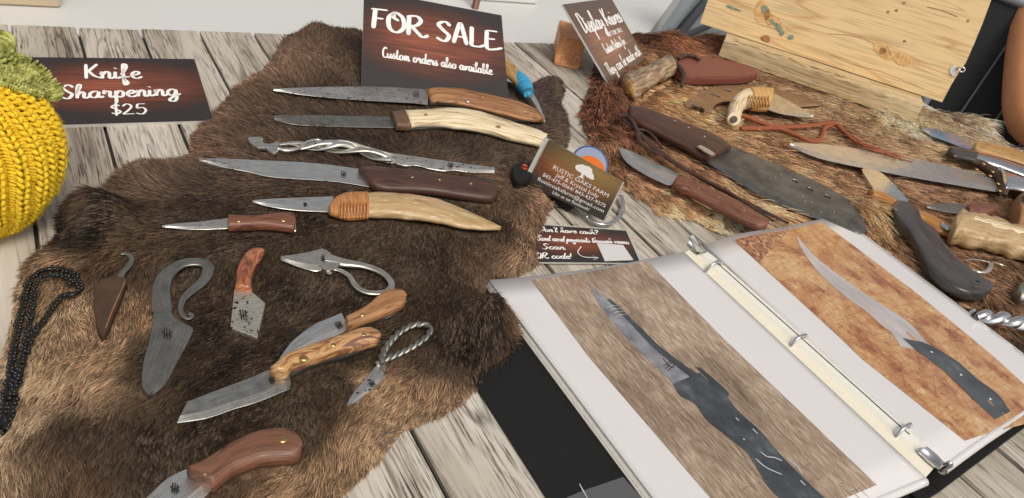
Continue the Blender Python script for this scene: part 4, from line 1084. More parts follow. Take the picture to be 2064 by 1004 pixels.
for p in ((1361, 243), (1388, 257), (1420, 275)): pin(*p, ZB + .0135, M_steel, k, .0012)
# leather thong bundle
lt = thing('leather_thong', 'dark brown leather thong trailing beside the large cleaver', 'thong', tuple(at(1330, 300, .02)))
for i, (pa, r_) in enumerate((([(1250, 232), (1262, 246), (1290, 268), (1320, 296), (1352, 322), (1400, 352), (1450, 380), (1505, 408), (1560, 436), (1590, 450)], 6),
                ([(1262, 228), (1274, 250), (1300, 282), (1330, 308), (1374, 338), (1420, 362), (1470, 388), (1520, 420), (1560, 446)], 5),
                ([(1246, 236), (1256, 232), (1272, 240), (1284, 262), (1290, 286), (1308, 300), (1340, 316)], 5),
                ([(1270, 262), (1298, 262), (1318, 276), (1336, 300)], 4))):
    tube('thong', pa, [r_ * .8, r_, r_, r_, r_ * .7], ZB + .006 + .002 * (i % 3), M_dkleather, lt, 60, .5, 8)
# red handle knife
k = knife('slim knife with red brown handle at the tan edge beside the leather thong', 1400, 375, group=GB)
loft('blade', [(1372, 357), (1348, 343), (1291, 315), (1247, 298)], [(1352, 374), (1340, 371), (1300, 352), (1262, 326), (1247, 300)], ZB + .002, .0028, M_steel, k, 'blade')
loft('handle', [(1368, 360), (1400, 371), (1423, 381), (1489, 411), (1537, 445), (1545, 456)], [(1355, 372), (1372, 384), (1388, 390), (1440, 418), (1493, 446), (1530, 462), (1544, 460)], ZB + .006, .013, M_redbrown, k, 'soft')
tube('finger_guard', [(1386, 389), (1392, 396), (1415, 409), (1436, 420), (1446, 421)], [2.5, 4, 4, 4, 2.5], ZB + .002, M_chrome, k, 20, .9)
for p in ((1408, 379), (1450, 397), (1500, 424)): pin(*p, ZB + .0125, M_brass, k, .0012)
# sword
k = knife('long sword blade with scalloped brass studded guard and silver grip', 1820, 335, name='sword', group=GB)
loft('blade', [(2000, 362), (1949, 347), (1817, 316), (1686, 296), (1630, 291), (1592, 290)], [(2016, 388), (1949, 377), (1817, 354), (1681, 327), (1630, 312), (1592, 293)], ZB + .003, .0035, M_steel, k, 'blade')
tube('guard', [(1957, 324), (1975, 331), (1993, 342), (2012, 356), (2024, 374), (2022, 396)], [6, 9, 10, 10, 9, 5], ZB + .008, M_brownleather, k, 40, .9)
for p in ((1969, 341), (1983, 330), (1996, 354), (2001, 346), (2012, 370), (2015, 384)):
    pin(p[0], p[1], ZB + .0165, M_brass, k, .0028, 'stud')
loft('grip', [(2008, 338), (2035, 350), (2075, 366), (2110, 380)], [(2026, 384), (2050, 386), (2080, 394), (2110, 402)], ZB + .010, .020, M_chrome, k, 'round')
# horn and steel scabbard shape above the sword
k = knife('dark horn tipped knife with lavender grey steel body above the sword grip', 1990, 320, group=GB)
loft('horn_tip', [(1909, 303), (1922, 301), (1945, 304), (1968, 309)], [(1911, 307), (1922, 317), (1940, 320), (1965, 326)], ZB + .010, .014, M_horn, k, 'round')
loft('body', [(1958, 306), (2000, 315), (2064, 336), (2100, 348)], [(1955, 324), (2000, 334), (2064, 357), (2100, 368)], ZB + .009, .014, M_chrome, k, 'round')
# iridescent knife
k = knife('knife with shimmering blue blade and tan wood handle at the far fur edge', 1960, 290, group=GB)
loft('blade', [(1968, 296), (1940, 281), (1919, 271), (1885, 262), (1858, 258)], [(1962, 303), (1935, 296), (1915, 288), (1880, 275), (1858, 261)], ZB + .003, .003, M_irid, k, 'blade')
loft('handle', [(1962, 294), (1972, 289), (1990, 291), (2030, 301), (2075, 316), (2120, 332)], [(1962, 302), (1990, 313), (2030, 324), (2075, 338), (2120, 350)], ZB + .008, .014, M_tanwood, k, 'soft')
# black handled skinner
k = knife('skinning knife with heavy black curved handle and amber bolster', 1870, 500, group=GB)
plate('blade', [(1737, 341), (1755, 341), (1775, 347), (1793, 362), (1812, 382), (1832, 408), (1815, 416), (1792, 412), (1766, 388), (1750, 364)], ZB + .004, .0035, M_chrome, k, .0006)
loft('bolster', [(1748, 388), (1779, 394), (1808, 410)], [(1756, 398), (1773, 406), (1794, 421)], ZB + .006, .014, M_amber, k, 'soft', n=14)
loft('handle', [(1806, 411), (1830, 415), (1847, 428), (1855, 449), (1880, 467), (1900, 496), (1928, 528), (1961, 555), (1993, 576), (1996, 583)], [(1793, 422), (1806, 449), (1833, 479), (1846, 505), (1870, 547), (1905, 578), (1945, 596), (1980, 598), (1994, 590)], ZB + .007, .013, M_horn, k, 'slab', e=.33)
pin(1971, 568, ZB + .0182, M_mark, k, .0026, 'lanyard_hole')
# amber rod knife
k = knife('short amber handled tool with silver tip between black handle and bone grip', 1885, 450, group=GB)
loft('handle', [(1836, 424), (1860, 431), (1889, 443), (1917, 457)], [(1836, 440), (1860, 449), (1889, 468), (1915, 477)], ZB + .006, .013, M_amber, k, 'round')
loft('tip_cap', [(1898, 447), (1912, 453), (1922, 461)], [(1896, 456), (1910, 464), (1921, 466)], ZB + .012, .004, M_chrome, k, 'round', n=10, register=False)
# bone grip
k = knife('thick pale bone handle with rounded end at the right fur edge', 2000, 470, group=GB)
loft('handle', [(1920, 446), (1932, 432), (1946, 435), (1990, 447), (2064, 468), (2120, 486)], [(1918, 468), (1922, 480), (1960, 488), (2000, 497), (2064, 514), (2120, 530)], ZB + .012, .028, M_bone_t, k, 'soft', lump=.13)
loft('handle_end', [(1919, 447), (1930, 433), (1946, 436), (1957, 446)], [(1917, 466), (1922, 478), (1936, 475), (1950, 462)], ZB + .016, .025, M_bone_t, k, 'round', n=14, register=False, lump=.12)
loft('white_face', [(1936, 431), (1990, 444), (2064, 464), (2120, 482)], [(1952, 443), (1995, 457), (2064, 478), (2120, 496)], ZB + .0235, .007, M_bone, k, 'soft', register=False, lump=.16)
# small grey knife
k = knife('small grey blade with pinkish brown handle behind the bone grip', 1950, 422, group=GB)
loft('blade', [(1952, 418), (1925, 412), (1895, 412), (1868, 417)], [(1955, 430), (1925, 430), (1900, 426), (1868, 419)], ZB + .003, .003, M_steel_dark, k, 'blade')
loft('handle', [(1948, 417), (1975, 412), (1998, 415), (2006, 422)], [(1952, 431), (1975, 434), (1998, 432), (2006, 427)], ZB + .005, .010, M_redbrown, k, 'soft')
# hook
hk = thing('wire_hook', 'small dark wire hook lying on the fur beside the black handle', 'hook', tuple(at(1985, 540, .018)))
tube('hook', [(1962, 544), (1974, 549), (1988, 548), (1996, 540), (1998, 532), (2006, 530), (2022, 535)], [1.5, 3, 4, 4.5, 3.5, 2.5, 1.5], ZB + .003, M_steel, hk, 36, .8)
tube('wire', [(1943, 526), (1955, 524), (1972, 524), (1994, 529)], 1.5, ZB + .003, M_chrome, hk, 20)
# twisted silver bar
k = knife('shiny twisted silver handle lying in the fur beside the binder corner', 2015, 642, group=GB)
pth = catmull([(1965, 634), (1990, 640), (2015, 643), (2040, 650), (2075, 656)], 60)
W = np.array([at(x, y, ZB + .004) for x, y in pth]); foot(np.vstack([W + [0, .007, 0], (W - [0, .007, 0])[::-1]]))
for ph in (0, math.pi):
    v, f, u = sweep(helix(W, .0036, 1.6, ph, 1), [.004, .0055, .0055, .005], 12, .9); link_mesh('twisted_bar', v, f, M_chrome, k, True, u)
# leather pouch at the edge and small tip below
lp_ = thing('leather_pouch', 'rounded tan leather pouch cut by the picture edge above the bone grip', 'pouch', tuple(at(2075, 430, .02)))
loft('pouch', [(2040, 425), (2046, 402), (2070, 390), (2110, 388)], [(2042, 440), (2050, 458), (2075, 462), (2110, 460)], ZB + .010, .034, M_tanleather, lp_, 'round')
loft('flap', [(2052, 406), (2072, 394), (2108, 392)], [(2052, 424), (2072, 426), (2108, 426)], ZB + .018, .024, M_brownleather, lp_, 'soft', register=False)
k = knife('blunt grey steel knob at the picture edge under the wire hook', 2060, 590, group=GB)
loft('handle', [(2046, 586), (2054, 574), (2075, 570), (2110, 574)], [(2048, 598), (2056, 606), (2075, 610), (2110, 612)], ZB + .006, .018, M_steel_dark, k, 'round')
loft('collar', [(2062, 570), (2068, 569)], [(2062, 608), (2068, 609)], ZB + .006, .020, M_steel, k, 'round', n=4, register=False)

# ------------------------------------------------------------------ pine board on its rough plank
rp_ = thing('rough_plank', 'rough sawn pine plank lying on the fur under the upright board', 'plank', tuple(at(1660, 150, .02)))
zt = .047
F0, F1 = at(1462, 77, zt), at(1862, 212, zt)
d = F1 - F0; L_ = np.linalg.norm(d); d /= L_; pn = np.array([-d[1], d[0], 0]); dep = .062
n_ = 90; V, F, U = [], [], []
for i in range(n_):
    t = i / (n_ - 1); p = F0 + d * (L_ * t)
    j = .0010 * math.sin(i * .37) + .0005 * math.sin(i * 1.1); h = .0004 * math.sin(i * .53)
    prof = [(0, -.030), (.0005 + .3 * j, -.004), (.002 + j, -.0012 + h), (.006 + j, 0 + h), (dep * .5, .0008), (dep, 0), (dep, -.030)]
    for a, z in prof:
        V.append(p + pn * a + np.array([0, 0, z])); U.append((L_ * t, a * 3 + z * 2))
m_n = 7
for i in range(n_ - 1):
    for k_ in range(m_n): F.append((i * m_n + k_, i * m_n + (k_ + 1) % m_n, (i + 1) * m_n + (k_ + 1) % m_n, (i + 1) * m_n + k_))
F += [tuple(range(m_n)), tuple((n_ - 1) * m_n + k_ for k_ in range(m_n))]
o = link_mesh('plank', V, F, M_rough, rp_, False, U); fix_normals(o)
for i in range(16):
    t = rng.uniform(.02, .6); a = rng.uniform(.002, .010); c = F0 + d * (L_ * t) + pn * a + np.array([0, 0, .0002])
    v, f, u = sweep([c, c + d * .008 + np.array([0, 0, .0016]), c + d * rng.uniform(.014, .03) + pn * rng.normal(0, .002)], [.0008, .0012, .0003], 5, .5)
    link_mesh('splinter', v, f, M_rough, rp_, False, u)

pb = thing('pine_board', 'upright knotty pine display board with turquoise flecks on the rough plank', 'board', tuple(at(1660, 140, zt)))
zb = .049
B0, B1 = at(1411, 47, zb), at(1899, 206, zb)
d = (B1 - B0) / np.linalg.norm(B1 - B0); up0 = np.array([-d[1], d[0], 0])
lean = math.radians(14)
upv = np.array([0, 0, math.cos(lean)]) + up0 * math.sin(lean); nb = np.cross(d, upv); nb /= np.linalg.norm(nb)
if np.dot(nb, np.array([0, 0, CAM_H]) - B0) < 0: nb = -nb
def onb(x, y): return on_plane(x, y, B0, nb)
q0, q1 = onb(1998, 0), onb(1427, 0)
TL = B0 + (q1 - B0) * (.22 / np.linalg.norm(q1 - B0)); TR = B1 + (q0 - B1) * (.24 / np.linalg.norm(q0 - B1))
edge_r = [onb(x, y) for x, y in ((1899, 206), (1918, 170), (1931, 149), (1938, 138), (1946, 128), (1962, 92), (1981, 46), (1998, 0))]
front = [B0] + edge_r + [TR, TL]
back = [p - nb * .022 for p in front]; m_ = len(front)
uvb = lambda p: (float(np.dot(p - B0, d)), float(np.dot(p - B0, upv)))
o = link_mesh('board', front + back, [tuple(range(m_)), tuple(range(2 * m_ - 1, m_ - 1, -1))] + [(i, (i + 1) % m_, m_ + (i + 1) % m_, m_ + i) for i in range(m_)], M_pine, pb, False, [uvb(p) for p in front + back])
fix_normals(o)
def knot(px, py, rx_, ry_, m, name='knot', a0=.0, lift=.0006):
    c = onb(px, py); s = mpp(c); V = []
    for k_ in range(18):
        t = 2 * math.pi * k_ / 18; jx = 1 + .12 * math.sin(3 * t + px); 
        V.append(c + nb * lift + d * (rx_ * s * math.cos(t) * jx * math.cos(a0) - ry_ * s * math.sin(t) * math.sin(a0)) + upv * (rx_ * s * math.cos(t) * math.sin(a0) + ry_ * s * math.sin(t) * jx * math.cos(a0)))
    return link_mesh(name, V, [tuple(range(18))], m, pb)
M_knl = mat('pale_knot', [(.35, lin((196, 146, 88))), (.6, lin((226, 184, 120)))], (160, 160, 160), 'Object', 4, (.45, .6), bump=.1)
knot(1543, 78, 9, 6, M_knot)
knot(1780, 102, 20, 10, M_knl, a0=-.5); knot(1779, 103, 6, 6, M_knot, lift=.0010); knot(1815, 118, 22, 9, M_knl, a0=-.2)
knot(1536, 24, 13, 20, M_knl, a0=.5); knot(1548, 34, 16, 7, M_knl, a0=-.9); knot(1570, 50, 22, 6, M_knl, a0=-.6)
for p in ((1790, 24), (1807, 21), (1823, 83), (1951, 42), (1822, 6)): knot(p[0], p[1], 2.5, 2, M_knot, lift=.0008)
for p, rx_, ry_, a in (((1478, 16), 15, 2.0, -.05), ((1540, 18), 5, 7, .3), ((1556, 43), 5, 3, -.6), ((1570, 56), 9, 4, -.6), ((1576, 67), 4, 4, 0), ((1594, 75), 5, 4, .4), ((1563, 48), 4, 2.5, 0)):
    knot(p[0], p[1], rx_, ry_, M_turq, 'turquoise_fleck', a, .0012)
def crack(px, w_):
    pts_ = [onb(x, y) + nb * .0004 for x, y in catmull(px, 24)]
    ribbon([pts_], w_, nb, pb, 'crack', M_knot)
crack([(1668, 68), (1700, 70), (1735, 77), (1768, 90)], .0008); crack([(1672, 109), (1720, 130), (1780, 146), (1860, 178)], .0005); crack([(1868, 14), (1900, 22), (1930, 34)], .0012)
c = onb(1930, 138)
v, f, u = sweep([c + nb * .001, c + nb * .012], [.0022, .0022], 10); link_mesh('screw', v, f, M_chrome, pb, True, u)
ang = np.linspace(0, 2 * math.pi, 20)
v, f, u = sweep([c + nb * .010 + d * .0045 + (d * math.cos(a) + upv * math.sin(a)) * .0034 for a in ang], .0010, 8); link_mesh('screw_eye', v, f, M_chrome, pb, True, u)
knot(1921, 142, 5, 9, M_steel, 'hinge_leaf', .3, .0014)

# ------------------------------------------------------------------ binder
bn = thing('photo_binder', 'open white ring binder with printed knife photos on both pages', 'binder', tuple(at(1500, 750, 0)))
zl, zs = .010, .026
LT, ST, SB = at(987, 566, zl), at(1379, 507, zs - .004), at(1866, 962, zs - .004)
ax = SB - ST; Lp = np.linalg.norm(ax); ax /= Lp
LB = LT + ax * Lp
def sheet(name, TL, TR, BR, BL, m, parent, zprof, thick=.0006, nu=30, nv=12, side=None):
    """Curved sheet; zprof gives height along u."""
    V, U = [], []
    for i in range(nu):
        u = i / (nu - 1)
        for j in range(nv):
            v_ = j / (nv - 1)
            p = (BL * (1 - u) + BR * u) * (1 - v_) + (TL * (1 - u) + TR * u) * v_
            V.append(np.array([p[0], p[1], zprof(u)])); U.append((u * .216, v_ * .28))
    F = [(i * nv + j, (i + 1) * nv + j, (i + 1) * nv + j + 1, i * nv + j + 1) for i in range(nu - 1) for j in range(nv - 1)]
    o = link_mesh(name, V, F, m, parent, True, U)
    if thick:
        md = o.modifiers.new('solid', 'SOLIDIFY'); md.thickness = thick; md.offset = -1
    return o
fl_ = lambda u: zl + (zs - .004 - zl) * u ** 2.3
RT0, RT1, RB0 = at(1421, 491, .025), at(1690, 433, .018), at(1903, 938, .025)
axr = RB0 - RT0; RB1 = RT1 + axr * 1.0
zr0, zr1 = .024, .018
fr_ = lambda u: zr0 + (zr1 - zr0) * (.5 - .5 * math.cos(math.pi * u)) + .003 * math.sin(math.pi * min(1, u * 2)) 
# covers
c0 = np.array(at(968, 790, .003)); c1 = np.array(at(1113, 1010, .003)); cdir = (c1 - c0) / np.linalg.norm(c1 - c0)
q_ax = ax
ctl = LT + ax * -.012; lo = np.dot(c0 - ctl, np.array([ax[1], -ax[0], 0]))
pw = np.array([ax[1], -ax[0], 0]); pw = pw if np.dot(c0 - LT, pw) > 0 else -pw
offc = np.dot(c0 - LT, pw)
def gnd(p, z): return np.array([p[0], p[1], z])
plate('left_cover', None, 0, .0028, M_plastic, bn, .0006, False, world=[gnd(LT + pw * offc - ax * .006, .0036), gnd(ST - ax * .006, .0036), gnd(SB + ax * .008, .0036), gnd(LB + pw * offc + ax * .008, .0036)])
prr = (RT1 - RT0) / np.linalg.norm(RT1 - RT0)
plate('right_cover', None, 0, .0026, M_plastic, bn, .0006, False, world=[gnd(RT0 - ax * .006, .0068), gnd(RT1 - ax * .005 + prr * .004, .0140), gnd(RB1 + ax * .008 + prr * .004, .0140), gnd(RB0 + ax * .008, .0068)])
plate('spine_cover', None, 0, .0024, M_plastic, bn, .0006, False, world=[gnd(ST - ax * .006 - prr * .004, .0030 + .0036), gnd(RT0 - ax * .006, .0030 + .0036), gnd(RB0 + ax * .008, .0030 + .0036), gnd(SB + ax * .008 - prr * .004, .0030 + .0036)])
for i in range(9):
    o_ = rng.uniform(-.0012, .0012) + (8 - i) * -.0003; dz = -.0006 * (i + 1)
    s = sheet('page', LT + pw * (.0004 * i + o_) + ax * o_, ST, SB, LB + pw * (.0004 * i + o_) + ax * rng.uniform(-.001, .001), M_sheet, bn, lambda u, dz=dz, i=i: fl_(u) + dz * (1 + .5 * u), .0004)
HARD.append(np.array([p[:2] for p in (RT0 - ax * .004 - prr * .01, RT1 - ax * .004 + prr * .006, RB1 + prr * .006, RB0)]))
HARD.append(np.array([p[:2] for p in (LT - ax * .003, ST, SB, LB)]))
left_page = sheet('page', LT, ST, SB, LB, M_paper, bn, fl_, .0004)
for i in range(6):
    dz = -.0006 * (i + 1)
    sheet('page', RT0, RT1 + prr * rng.uniform(-.001, .001), RB1 + prr * rng.uniform(-.001, .001) + ax * .0006 * i, RB0 + ax * .0006 * i, M_sheet, bn, lambda u, dz=dz: fr_(u) + dz, .0004)
right_page = sheet('page', RT0, RT1, RB1, RB0, M_paper, bn, fr_, .0004)
# rolled lower edge of the right sleeve
v, f, u = sweep([gnd(RB0 * (1 - t) + RB1 * t + ax * .001, fr_(t) - .003) for t in np.linspace(0, 1, 20)], .0036, 10); link_mesh('sleeve_edge', v, f, M_paper, bn, True, u)
v, f, u = sweep([gnd(SB * (1 - t) + LB * t + ax * .001, fl_(1 - t) - .003) for t in np.linspace(0, .95, 20)], .0034, 10); link_mesh('sleeve_edge', v, f, M_paper, bn, True, u)
# cream sleeve strip and ring rail
def strip_pt(a, b, t): return a + (b - a) * t
A_ = np.array([at(1381, 507, .0235), at(1868, 960, .0235)]); B_ = np.array([at(1411, 500, .021), at(1888, 938, .021)])
V, U = [], []
for i in range(30):
    t = i / 29
    for j in range(10):
        s = j / 9
        p = strip_pt(A_[0], A_[1], t) * (1 - s) + strip_pt(B_[0], B_[1], t) * s
        V.append(np.array([p[0], p[1], .0222 + .0042 * math.sin(math.pi * s * .9) - .004 * s])); U.append((t, s * .05))
sp_ = link_mesh('sleeve_strip', V, [(i * 10 + j, (i + 1) * 10 + j, (i + 1) * 10 + j + 1, i * 10 + j + 1) for i in range(29) for j in range(9)], M_sleeve, bn, True, U)
r0, r1 = at(1409, 502, .024), at(1893, 935, .024)
n_ = 60; V, F = [], []
rd = (r1 - r0); rl_ = np.linalg.norm(rd); rd /= rl_; rs = np.array([-rd[1], rd[0], 0])
for i in range(n_):
    t = i / (n_ - 1)
    for k_ in range(9):
        a = math.pi * k_ / 8; wd = .0084 if .05 < t < .93 else .0064
        V.append(r0 + rd * rl_ * t + rs * math.cos(a) * wd + np.array([0, 0, math.sin(a) * .0045 - .002]))
    
for i in range(n_ - 1):
    for k_ in range(8): F.append((i * 9 + k_, i * 9 + k_ + 1, (i + 1) * 9 + k_ + 1, (i + 1) * 9 + k_))
M_rail = plain('rail_painted_reflection', (.86, .84, .76), .2, 0, .7)  # bright reflection on the metal rail painted as a pale base colour
o = link_mesh('ring_rail', V, F, M_rail, bn, True); fix_normals(o)
v, f, u = sweep([r0 + rd * rl_ * t - rs * .0012 + np.array([0, 0, .0027]) for t in np.linspace(.1, .9, 60)], .00035, 6); link_mesh('rail_seam', v, f, M_iron, bn, False, u)
for (x, y) in ((1442, 538), (1612, 687), (1822, 868)):
    c = at(x, y, .026); pr_ = prr
    pts_ = [c + pr_ * (math.cos(a) * .0105) + np.array([0, 0, math.sin(a) * .010 - .004]) for a in np.linspace(-.15, math.pi + .15, 22)]
    v, f, u = sweep(pts_, .0013, 9, up=ax); link_mesh('ring', v, f, M_chrome, bn, True, u)
for (x, y, s_) in ((1404, 500, -1), (1880, 925, 1)):
    c = at(x, y, .027)
    v, f, u = sweep([c - rd * .008, c, c + rd * .008, c + rd * s_ * .010 + np.array([0, 0, .006])], [.0050, .0055, .005, .0035], 12, .7); link_mesh('ring_lever', v, f, M_chrome, bn, True, u)

# printed photos
M_ph1 = mat('printed_grey_board', [(.3, lin((152, 132, 114))), (.5, lin((196, 178, 158))), (.75, lin((220, 204, 186)))], (22, 12, 1), 'UV', 8, (.24, .34), bump=0, distort=.6, coat=.3, fine=((520, 60, 1), (.64, .58, .53), .40, .54), extra=(((10, 14, 1), (.76, .72, .68), .36, .62, .0), ((900, 90, 1), (.72, .67, .62), .36, .5, .12)))
M_ph2 = mat('printed_orange_board', [(.30, lin((160, 108, 84))), (.42, lin((204, 160, 112))), (.52, lin((224, 192, 140))), (.72, lin((238, 220, 176)))], (26, 14, 1), 'UV', 8, (.24, .34), bump=0, distort=1.4, coat=.3, fine=((300, 120, 1), (.74, .58, .50), .34, .45), extra=(((48, 30, 1), (.66, .44, .42), .36, .46, 0), ((60, 330, 1), (.80, .68, .60), .36, .48, .7), ((190, 130, 1), (.52, .36, .38), .32, .38, 0)))
def printed(name, outline, zf, m, parent, lift, curve=True, n=40):
    """Flat printed shape laid on a curved page: a strip of quads between two side lines in page u, v."""
    L_, R_ = outline
    a = catmull(L_, n) if curve else resample(L_, n); b = catmull(R_, n) if curve else resample(R_, n)
    V, F, U = [], [], []; k_ = 8
    for i in range(n):
        for j in range(k_ + 1):
            t = j / k_; uv_ = a[i] * (1 - t) + b[i] * t
            p = zf(uv_[0], uv_[1]); V.append(p + np.array([0, 0, lift])); U.append((uv_[0] * .216, uv_[1] * .28))
    for i in range(n - 1):
        for j in range(k_): F.append((i * (k_ + 1) + j, i * (k_ + 1) + j + 1, (i + 1) * (k_ + 1) + j + 1, (i + 1) * (k_ + 1) + j))
    o = link_mesh(name, V, F, m, parent, True, U)
    bm = bmesh.new(); bm.from_mesh(o.data); bmesh.ops.recalc_face_normals(bm, faces=bm.faces)
    if sum(f.normal.z for f in bm.faces) < 0: bmesh.ops.reverse_faces(bm, faces=bm.faces)
    bm.to_mesh(o.data); bm.free()
    return o
def page_map(TL, TR, BR, BL, zp):
    def f(u, v):
        p = (BL * (1 - u) + BR * u) * (1 - v) + (TL * (1 - u) + TR * u) * v
        return np.array([p[0], p[1], zp(u)])
    def inv(px, py):
        u, v = .5, .5
        for _ in range(25):
            z = zp(min(1, max(0, u))); p = at(px, py, z)
            e1, e2 = TR - TL, TL - BL
            M2 = np.array([[e1[0], e2[0]], [e1[1], e2[1]]]); u, v = np.linalg.solve(M2, (p - BL)[:2])
        return (u, v)
    return f, inv
fL, iL = page_map(LT, ST, SB, LB, fl_)
fR, iR = page_map(RT0, RT1, RB1, RB0, fr_)
def pl(ps, iv): return [iv(*p) for p in ps]
M_inkd = mat('printed_black_iron', [(.34, lin((50, 54, 58))), (.56, lin((72, 76, 80))), (.72, lin((104, 107, 110)))], (60, 40, 60), 'UV', 6, (.26, .34), bump=0, coat=.3); M_inks = mat('printed_grey_steel', [(.3, lin((98, 99, 106))), (.7, lin((156, 155, 160)))], (60, 60, 60), 'UV', 5, (.26, .34), bump=0, coat=.3)
M_inkp = mat('printed_pale_steel', [(.3, lin((168, 162, 160))), (.7, lin((200, 196, 196)))], (40, 14, 60), 'UV', 4, (.26, .34), bump=0, coat=.3); M_inkl = plain('printed_highlight', lin((190, 192, 196)), .3); M_inkb = mat('printed_bark', [(.36, lin((96, 56, 48))), (.5, lin((150, 96, 66))), (.62, lin((206, 160, 110)))], (260, 200, 1), 'UV', 5, (.26, .34), bump=0, coat=.3)
printed('photo_print', (pl([(1071, 565), (1187, 720), (1430, 1002), (1500, 1085)], iL), pl([(1304, 526), (1455, 680), (1560, 780), (1767, 978)], iL)), fL, M_ph1, left_page, .0003, False)
printed('printed_blade', (pl([(1185, 571), (1212, 620), (1253, 672), (1300, 720), (1345, 762), (1370, 790)], iL), pl([(1185, 571), (1222, 604), (1266, 649), (1316, 702), (1368, 744), (1416, 780)], iL)), fL, M_inks, left_page, .0005)
printed('printed_blade_shadow', (pl([(1222, 604), (1266, 649), (1316, 702), (1368, 744), (1416, 780)], iL), pl([(1230, 603), (1275, 645), (1328, 697), (1382, 738), (1445, 780)], iL)), fL, M_inkd, left_page, .0004)
printed('printed_handle', (pl([(1356, 775), (1372, 800), (1400, 815), (1424, 848), (1470, 885), (1510, 920), (1550, 985), (1600, 1030)], iL), pl([(1410, 752), (1436, 778), (1464, 800), (1488, 830), (1530, 868), (1575, 920), (1640, 985), (1690, 1030)], iL)), fL, M_inkd, left_page, .0006)
printed('printed_handle_bump', (pl([(1400, 740), (1430, 770), (1458, 800)], iL), pl([(1412, 742), (1466, 790), (1460, 806)], iL)), fL, M_inkd, left_page, .0005)
for p_ in ([(1482, 843), (1488, 850)], [(1516, 866), (1526, 876)], [(1497, 885), (1500, 889)], [(1532, 912), (1545, 922), (1560, 924), (1576, 931)], [(1522, 926), (1540, 942), (1560, 952), (1575, 958)], [(1590, 930), (1604, 940), (1616, 958)], [(1612, 970), (1622, 980)]):
    ribbon([[fL(*iL(x, y)) + np.array([0, 0, .0009]) for x, y in catmull(p_, 10)]], .0010, np.array([0, 0, 1.0]), left_page, 'printed_glint', M_inkl)
for i in range(4):
    x0, y0 = 1222 + i * 6, 614 + i * 6
    ribbon([[fL(*iL(x, y)) + np.array([0, 0, .0008]) for x, y in ((x0, y0 + 8), (x0 + 12, y0 + 3), (x0 + 22, y0 + 4))]], .0007, np.array([0, 0, 1.0]), left_page, 'printed_glint', M_inkl)
st_ = [[(1336, 740), (1352, 728)], [(1340, 745), (1357, 730)], [(1345, 749), (1361, 735)], [(1336, 724), (1348, 740), (1360, 744)]]
ribbon([[fL(*iL(x, y)) + np.array([0, 0, .0009]) for x, y in s_] for s_ in st_], .0008, np.array([0, 0, 1.0]), left_page, 'printed_mark', M_mark)
printed('photo_print', (pl([(1478, 484), (1692, 680), (1735, 722), (1945, 889)], iR), pl([(1657, 448), (1850, 593), (2004, 720), (2064, 775), (2120, 838)], iR)), fR, M_ph2, right_page, .0003, False)
printed('printed_bark', (pl([(1482, 484), (1512, 512), (1530, 528)], iR), pl([(1590, 464), (1570, 486), (1535, 524)], iR)), fR, M_inkb, right_page, .0004)
printed('printed_blade', (pl([(1605, 476), (1620, 510), (1650, 550), (1700, 595), (1745, 628), (1778, 658), (1796, 671), (1815, 700)], iR), pl([(1605, 476), (1650, 524), (1720, 577), (1788, 622), (1830, 650), (1862, 685), (1880, 710)], iR)), fR, M_inkp, right_page, .0005)
printed('printed_handle', (pl([(1818, 682), (1845, 706), (1878, 730), (1920, 765), (1960, 805), (2005, 846)], iR), pl([(1858, 690), (1884, 702), (1930, 730), (1970, 765), (2010, 795), (2036, 830)], iR)), fR, M_inkd, right_page, .0006)
for p in ((1877, 711), (1936, 757), (1995, 806)):
    c = fR(*iR(*p)) + np.array([0, 0, .0009]); V = [c + np.array([math.cos(a), math.sin(a), 0]) * .0011 for a in np.linspace(0, 2 * math.pi, 12, endpoint=False)]
    link_mesh('printed_pin', V, [tuple(range(12))], M_letter, right_page)
def printed_lines(name, lines, f_, iv, page, wd, m):
    o = ribbon([[f_(*iv(x, y)) + np.array([0, 0, .00036]) for x, y in ln] for ln in lines], wd, np.array([0, 0, 1.0]), page, name, m); o['kind'] = 'stuff'; return o
M_grain1 = plain('printed_dark_grain', lin((112, 95, 82)), .3); M_grain2 = plain('printed_cut_lines', lin((150, 98, 70)), .3)
def on_left(x, y): return x > np.interp(y, [565, 720, 1002], [1078, 1192, 1436]) and x < np.interp(y, [526, 680, 780, 978], [1298, 1450, 1554, 1760]) and y > 568 - (x - 1071) * .165
def on_right(x, y): return x > np.interp(y, [484, 680, 722, 889], [1484, 1698, 1740, 1940]) and x < np.interp(y, [448, 593, 720, 775], [1652, 1845, 1998, 2058]) and y > 486 - (x - 1478) * .2
lines = []
for r in range(24):
    y0 = 560 + r * 30 + rng.uniform(-8, 8); x0 = np.interp(y0, [565, 720, 1002], [1078, 1192, 1436]); t = rng.uniform(0, 20)
    while t < 420:
        l_ = rng.uniform(5, 20); P = []
        for q_ in np.linspace(t, t + l_, 4): P.append((x0 + q_, y0 - .36 * q_ + rng.normal(0, 1.2)))
        if all(on_left(*p) for p in P) and P[-1][1] < 1010 and rng.uniform() < .42: lines.append(P)
        t += l_ + rng.uniform(2, 26)
printed_lines('printed_grain', lines, fL, iL, left_page, .0005, M_grain1)
lines = []
for r in range(46):
    u_ = rng.uniform(.08, .94); x0, y0 = 1304 + (1767 - 1304) * rng.uniform(), 0
    t0 = rng.uniform(0, 1); x0 = 1071 + 233 * u_ + 400 * t0; y0 = 565 - 40 * u_ + 410 * t0
    P = [(x0 + q_ * .70 + rng.normal(0, .7), y0 + q_ * .72) for q_ in np.linspace(0, rng.uniform(60, 260), 12)]
    P = [p for p in P if on_left(*p)]
    if len(P) > 3: lines.append(P)
printed_lines('printed_grain', lines, fL, iL, left_page, .00035, M_grain1)
lines = []
